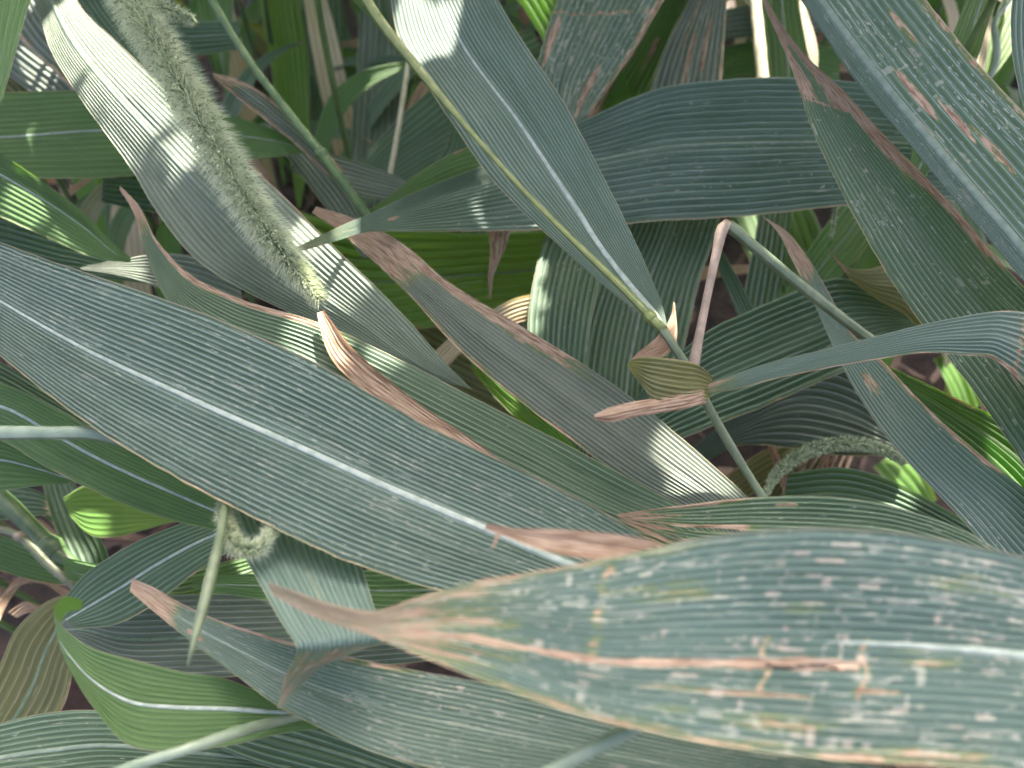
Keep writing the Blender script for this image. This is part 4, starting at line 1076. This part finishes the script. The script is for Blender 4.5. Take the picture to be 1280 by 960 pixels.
# dry litter on the soil
lm = []
V, F = [], []
for i in range(1500):
    x, y = rng.uniform(-1.3, 1.3), rng.uniform(0.0, 2.3)
    a = rng.uniform(0, 2 * math.pi)
    L, Wd = rng.uniform(.02, .11), rng.uniform(.003, .012)
    dx, dy = math.cos(a), math.sin(a)
    z = rng.uniform(.012, .04)
    n0 = len(V)
    for f in (0, .33, .66, 1):
        ww = Wd * (1 - abs(f - .4) * 1.2)
        zz = z + rng.uniform(0, .012)
        V.append((x + dx * L * f - dy * ww, y + dy * L * f + dx * ww, zz + .003))
        V.append((x + dx * L * f + dy * ww, y + dy * L * f - dx * ww, zz))
    for q in range(3):
        F.append((n0 + 2 * q, n0 + 2 * q + 2, n0 + 2 * q + 3, n0 + 2 * q + 1))
lo = link_obj('leaf_litter', tri_mesh('leaf_litter', np.array(V), F, True), plain_mat('litter', (0.05, 0.022, 0.014), (0.16, 0.095, 0.06), 0.8, 25), None, 'stuff')
lo['label'] = 'brown dry leaf litter strewn over the dark soil'
lo['category'] = 'leaf litter'
# ------------------------------------------------------------------ unseen shrub added to shade the stand, leaves laid round chosen sun gaps
# sun flecks that reach the stand: px, py, d, radius px
FLECKS = [(88, 20, .46, 20), (118, 45, .455, 25), (146, 80, .455, 26), (172, 112, .453, 25), (205, 150, .452, 24), (235, 185, .452, 16), (388, 292, .452, 18), (418, 328, .455, 17), (446, 358, .458, 11),
          (45, 98, .62, 26), (512, 12, .434, 13), (530, 40, .432, 12), (560, 0, .434, 10), (655, 10, .67, 34), (680, 40, .67, 22), (645, 386, .57, 15), (658, 380, .57, 10),
          (568, 422, .588, 11), (640, 490, .575, 10), (1012, 55, .65, 24), (1225, 80, .497, 22), (1255, 40, .615, 26), (1240, 70, .615, 22), (1262, 558, .51, 22), (1122, 620, .605, 11),
          (1200, 485, .86, 22), (1130, 600, .84, 20), (102, 640, .62, 18), (862, 585, .466, 22), (890, 600, .466, 18), (840, 560, .466, 14), (378, 402, .41, 12), (408, 402, .4, 12), (420, 425, .4, 12),
          (470, 455, .41, 10), (950, 45, .66, 30), (952, 90, .66, 14), (20, 185, .55, 12), (30, 260, .495, 18), (480, 88, .782, 12),
          (845, 395, .4, 10)]
P0 = at(640, 420, .5)
E1 = np.cross(SUN, [0, 0, 1.0])
E1 /= np.linalg.norm(E1)
E2 = np.cross(E1, SUN)
FL = []
for px, py, d, r in FLECKS:
    q = at(px, py, d) - P0
    FL.append((q @ E1, q @ E2, pxr(r, d, py) * 1.0))
FL = np.array(FL)
sh = thing('added_shade_shrub', 'unseen leafy shrub added beyond the grass to shade the stand', 'shrub', (0.9, 2.9, 0))
so_ = np.array([0.9, 2.9, 0])
ctr = P0 + SUN * 1.0
bm = plain_mat('bark', (0.09, 0.065, 0.045), (0.16, 0.12, 0.085), 0.85, 40)
P, C, T, r = tube_geo([so_, so_ + [-.1, -.1, .7], so_ + [-.2, -.3, 1.4], ctr + [.1, .5, .35]], [.035, .03, .026, .016], 10, 30)
link_obj('trunk', grid_mesh('trunk', P - so_), bm, sh)
leafV, leafF = [], []
# which part of the sun's view of the stand still lies open, on a 5 mm raster
box = np.array([at(px, py, d) - P0 for px in (-120, 640, 1400) for py in (-120, 480, 1080) for d in (.25, .5, .8)] + [at(px, py, 1.35) - P0 for px in (0, 640, 1280) for py in (0, 480, 960)])
LO = np.array([(box @ E1).min(), (box @ E2).min()]) - .05
HI = np.array([(box @ E1).max(), (box @ E2).max()]) + .05
CELL = .005
NX, NY = (np.ceil((HI - LO) / CELL)).astype(int)
cx = LO[0] + (np.arange(NX) + .5) * CELL
cy = LO[1] + (np.arange(NY) + .5) * CELL
CX, CY = np.meshgrid(cx, cy, indexing='ij')
open_ = np.ones((NX, NY), bool)
keepout = np.zeros((NX, NY), bool)
for a, b, r in FL:
    keepout |= (CX - a) ** 2 + (CY - b) ** 2 < (r + .002) ** 2
open_ &= ~keepout
fails = 0
it = 0
while len(leafF) < 10 * 9000 and fails < 2500:
    if it % 40 == 0:
        idx = np.flatnonzero(open_)
    it += 1
    if len(idx) == 0:
        break
    c = idx[rng.integers(len(idx))]
    ix, iy = divmod(int(c), NY)
    if not open_[ix, iy]:
        fails += .2
        continue
    e = np.array([cx[ix], cy[iy]])
    size = 1.0 if fails < 400 else (.6 if fails < 1200 else .35)
    ln = rng.uniform(.09, .18) * size
    wd = ln * rng.uniform(.28, .38)
    dirp = rng.uniform(0, math.pi)
    ax = np.array([math.cos(dirp), math.sin(dirp)])
    sv = np.array([-ax[1], ax[0]])
    e = e + ax * ln * rng.uniform(-.3, .3)
    h = int(ln / CELL / 2) + 2
    i0, i1, j0, j1 = max(ix - 2 * h, 0), ix + 2 * h, max(iy - 2 * h, 0), iy + 2 * h
    dx, dy = CX[i0:i1, j0:j1] - e[0], CY[i0:i1, j0:j1] - e[1]
    t = (dx * ax[0] + dy * ax[1]) / ln
    q = np.abs(dx * sv[0] + dy * sv[1])
    ins = (np.abs(t) < .5) & (q < wd * .5 * np.sin(np.pi * np.clip(t + .5, 0, 1)) ** .7 + .001)
    if (ins & keepout[i0:i1, j0:j1]).any():
        fails += 1
        continue
    ins = (np.abs(t) < .43) & (q < wd * .5 * np.sin(np.pi * np.clip(t + .5, 0, 1)) ** .7 * .86 - .0015)
    open_[i0:i1, j0:j1] &= ~ins
    depth = 0.95 + rng.uniform(-.16, .16)
    n0 = len(leafV)
    for t in np.linspace(-.5, .5, 6):
        hw = max(wd * .5 * math.sin(math.pi * (t + .5)) ** .7, .0005)
        for s in (-1, 0, 1):
            p = e + ax * ln * t + sv * hw * s
            leafV.append(P0 + E1 * p[0] + E2 * p[1] + SUN * (depth - .12 * t * ln + .15 * hw * abs(s)))
    for i in range(5):
        for s in range(2):
            a = n0 + i * 3 + s
            leafF.append((a, a + 3, a + 4, a + 1))
print('shade leaves', len(leafF) // 10, 'open cells', int(open_.sum()), 'of', NX * NY)
M_SH = plain_mat('shrub_leaf', (0.035, 0.075, 0.025), (0.06, 0.11, 0.04), 0.5, 20, (0.10, 0.25, 0.02), 0.2)
link_obj('foliage', tri_mesh('foliage', np.array(leafV) - so_, leafF, True), M_SH, sh, 'stuff')
top = C[-1]
for i in range(9):
    a = i / 9 * 2 * math.pi + .2
    e = P0 + SUN * 1.02 + E1 * .75 * math.cos(a) + E2 * .6 * math.sin(a)
    P, *_ = tube_geo([C[22 + i % 7], (C[25] + e) / 2 + SUN * .08, e], [.009, .006, .0025], 6, 16)
    link_obj('branch', grid_mesh('branch', P - so_), bm, sh)

# ------------------------------------------------------------------ deep blades and stems that nothing shows of are left out; the others are named by the gap they stand in
bpy.context.view_layer.update()
dg = bpy.context.evaluated_depsgraph_get()
GAPS = [((0, 0, 130, 330), 'behind the blades at the upper left edge'), ((130, 0, 560, 330), 'in the dark gap at the upper left'), ((560, 0, 880, 140), 'behind the blades at the top middle'),
        ((880, 0, 1280, 240), 'behind the blades at the top right'), ((330, 280, 760, 640), 'in the shaded gap in the middle'), ((760, 240, 1280, 640), 'in the gap between the crossing blades at right'),
        ((0, 330, 420, 760), 'in the gap at the lower left'), ((0, 640, 1280, 960), 'under the blades along the bottom')]
n_left = 0
for o in FILL:
    hits = []
    for ch in o.children:
        vs = ch.data.vertices
        for i in range(0, len(vs), max(1, len(vs) // 90)):
            p = np.array(ch.matrix_world @ vs[i].co)
            px, py, d = project(p)
            if not (0 < px < 1280 and 0 < py < 960):
                continue
            dv = Vector(p - CAM)
            L = dv.length
            ok, loc, nrm, idx, ob, mw = scene.ray_cast(dg, Vector(CAM), dv / L, distance=L + .01)
            if ok and ob and ob.name == ch.name:
                hits.append((px, py))
    if not hits:
        for ch in list(o.children):
            bpy.data.objects.remove(ch)
        bpy.data.objects.remove(o)
        continue
    n_left += 1
    hx, hy = np.median(np.array(hits), axis=0)
    where = next((w_ for (x0, y0, x1, y1), w_ in GAPS if x0 <= hx < x1 and y0 <= hy < y1), 'deep under the front blades')
    kind = 'blade' if o['category'] == 'leaf' else 'stem'
    o['label'] = ('dark shaded grass blade ' if kind == 'blade' else 'upright shaded grass stem ') + where
    o['group'] = 'shaded %ss %s' % (kind, where)
print('deep blades and stems in view', n_left)
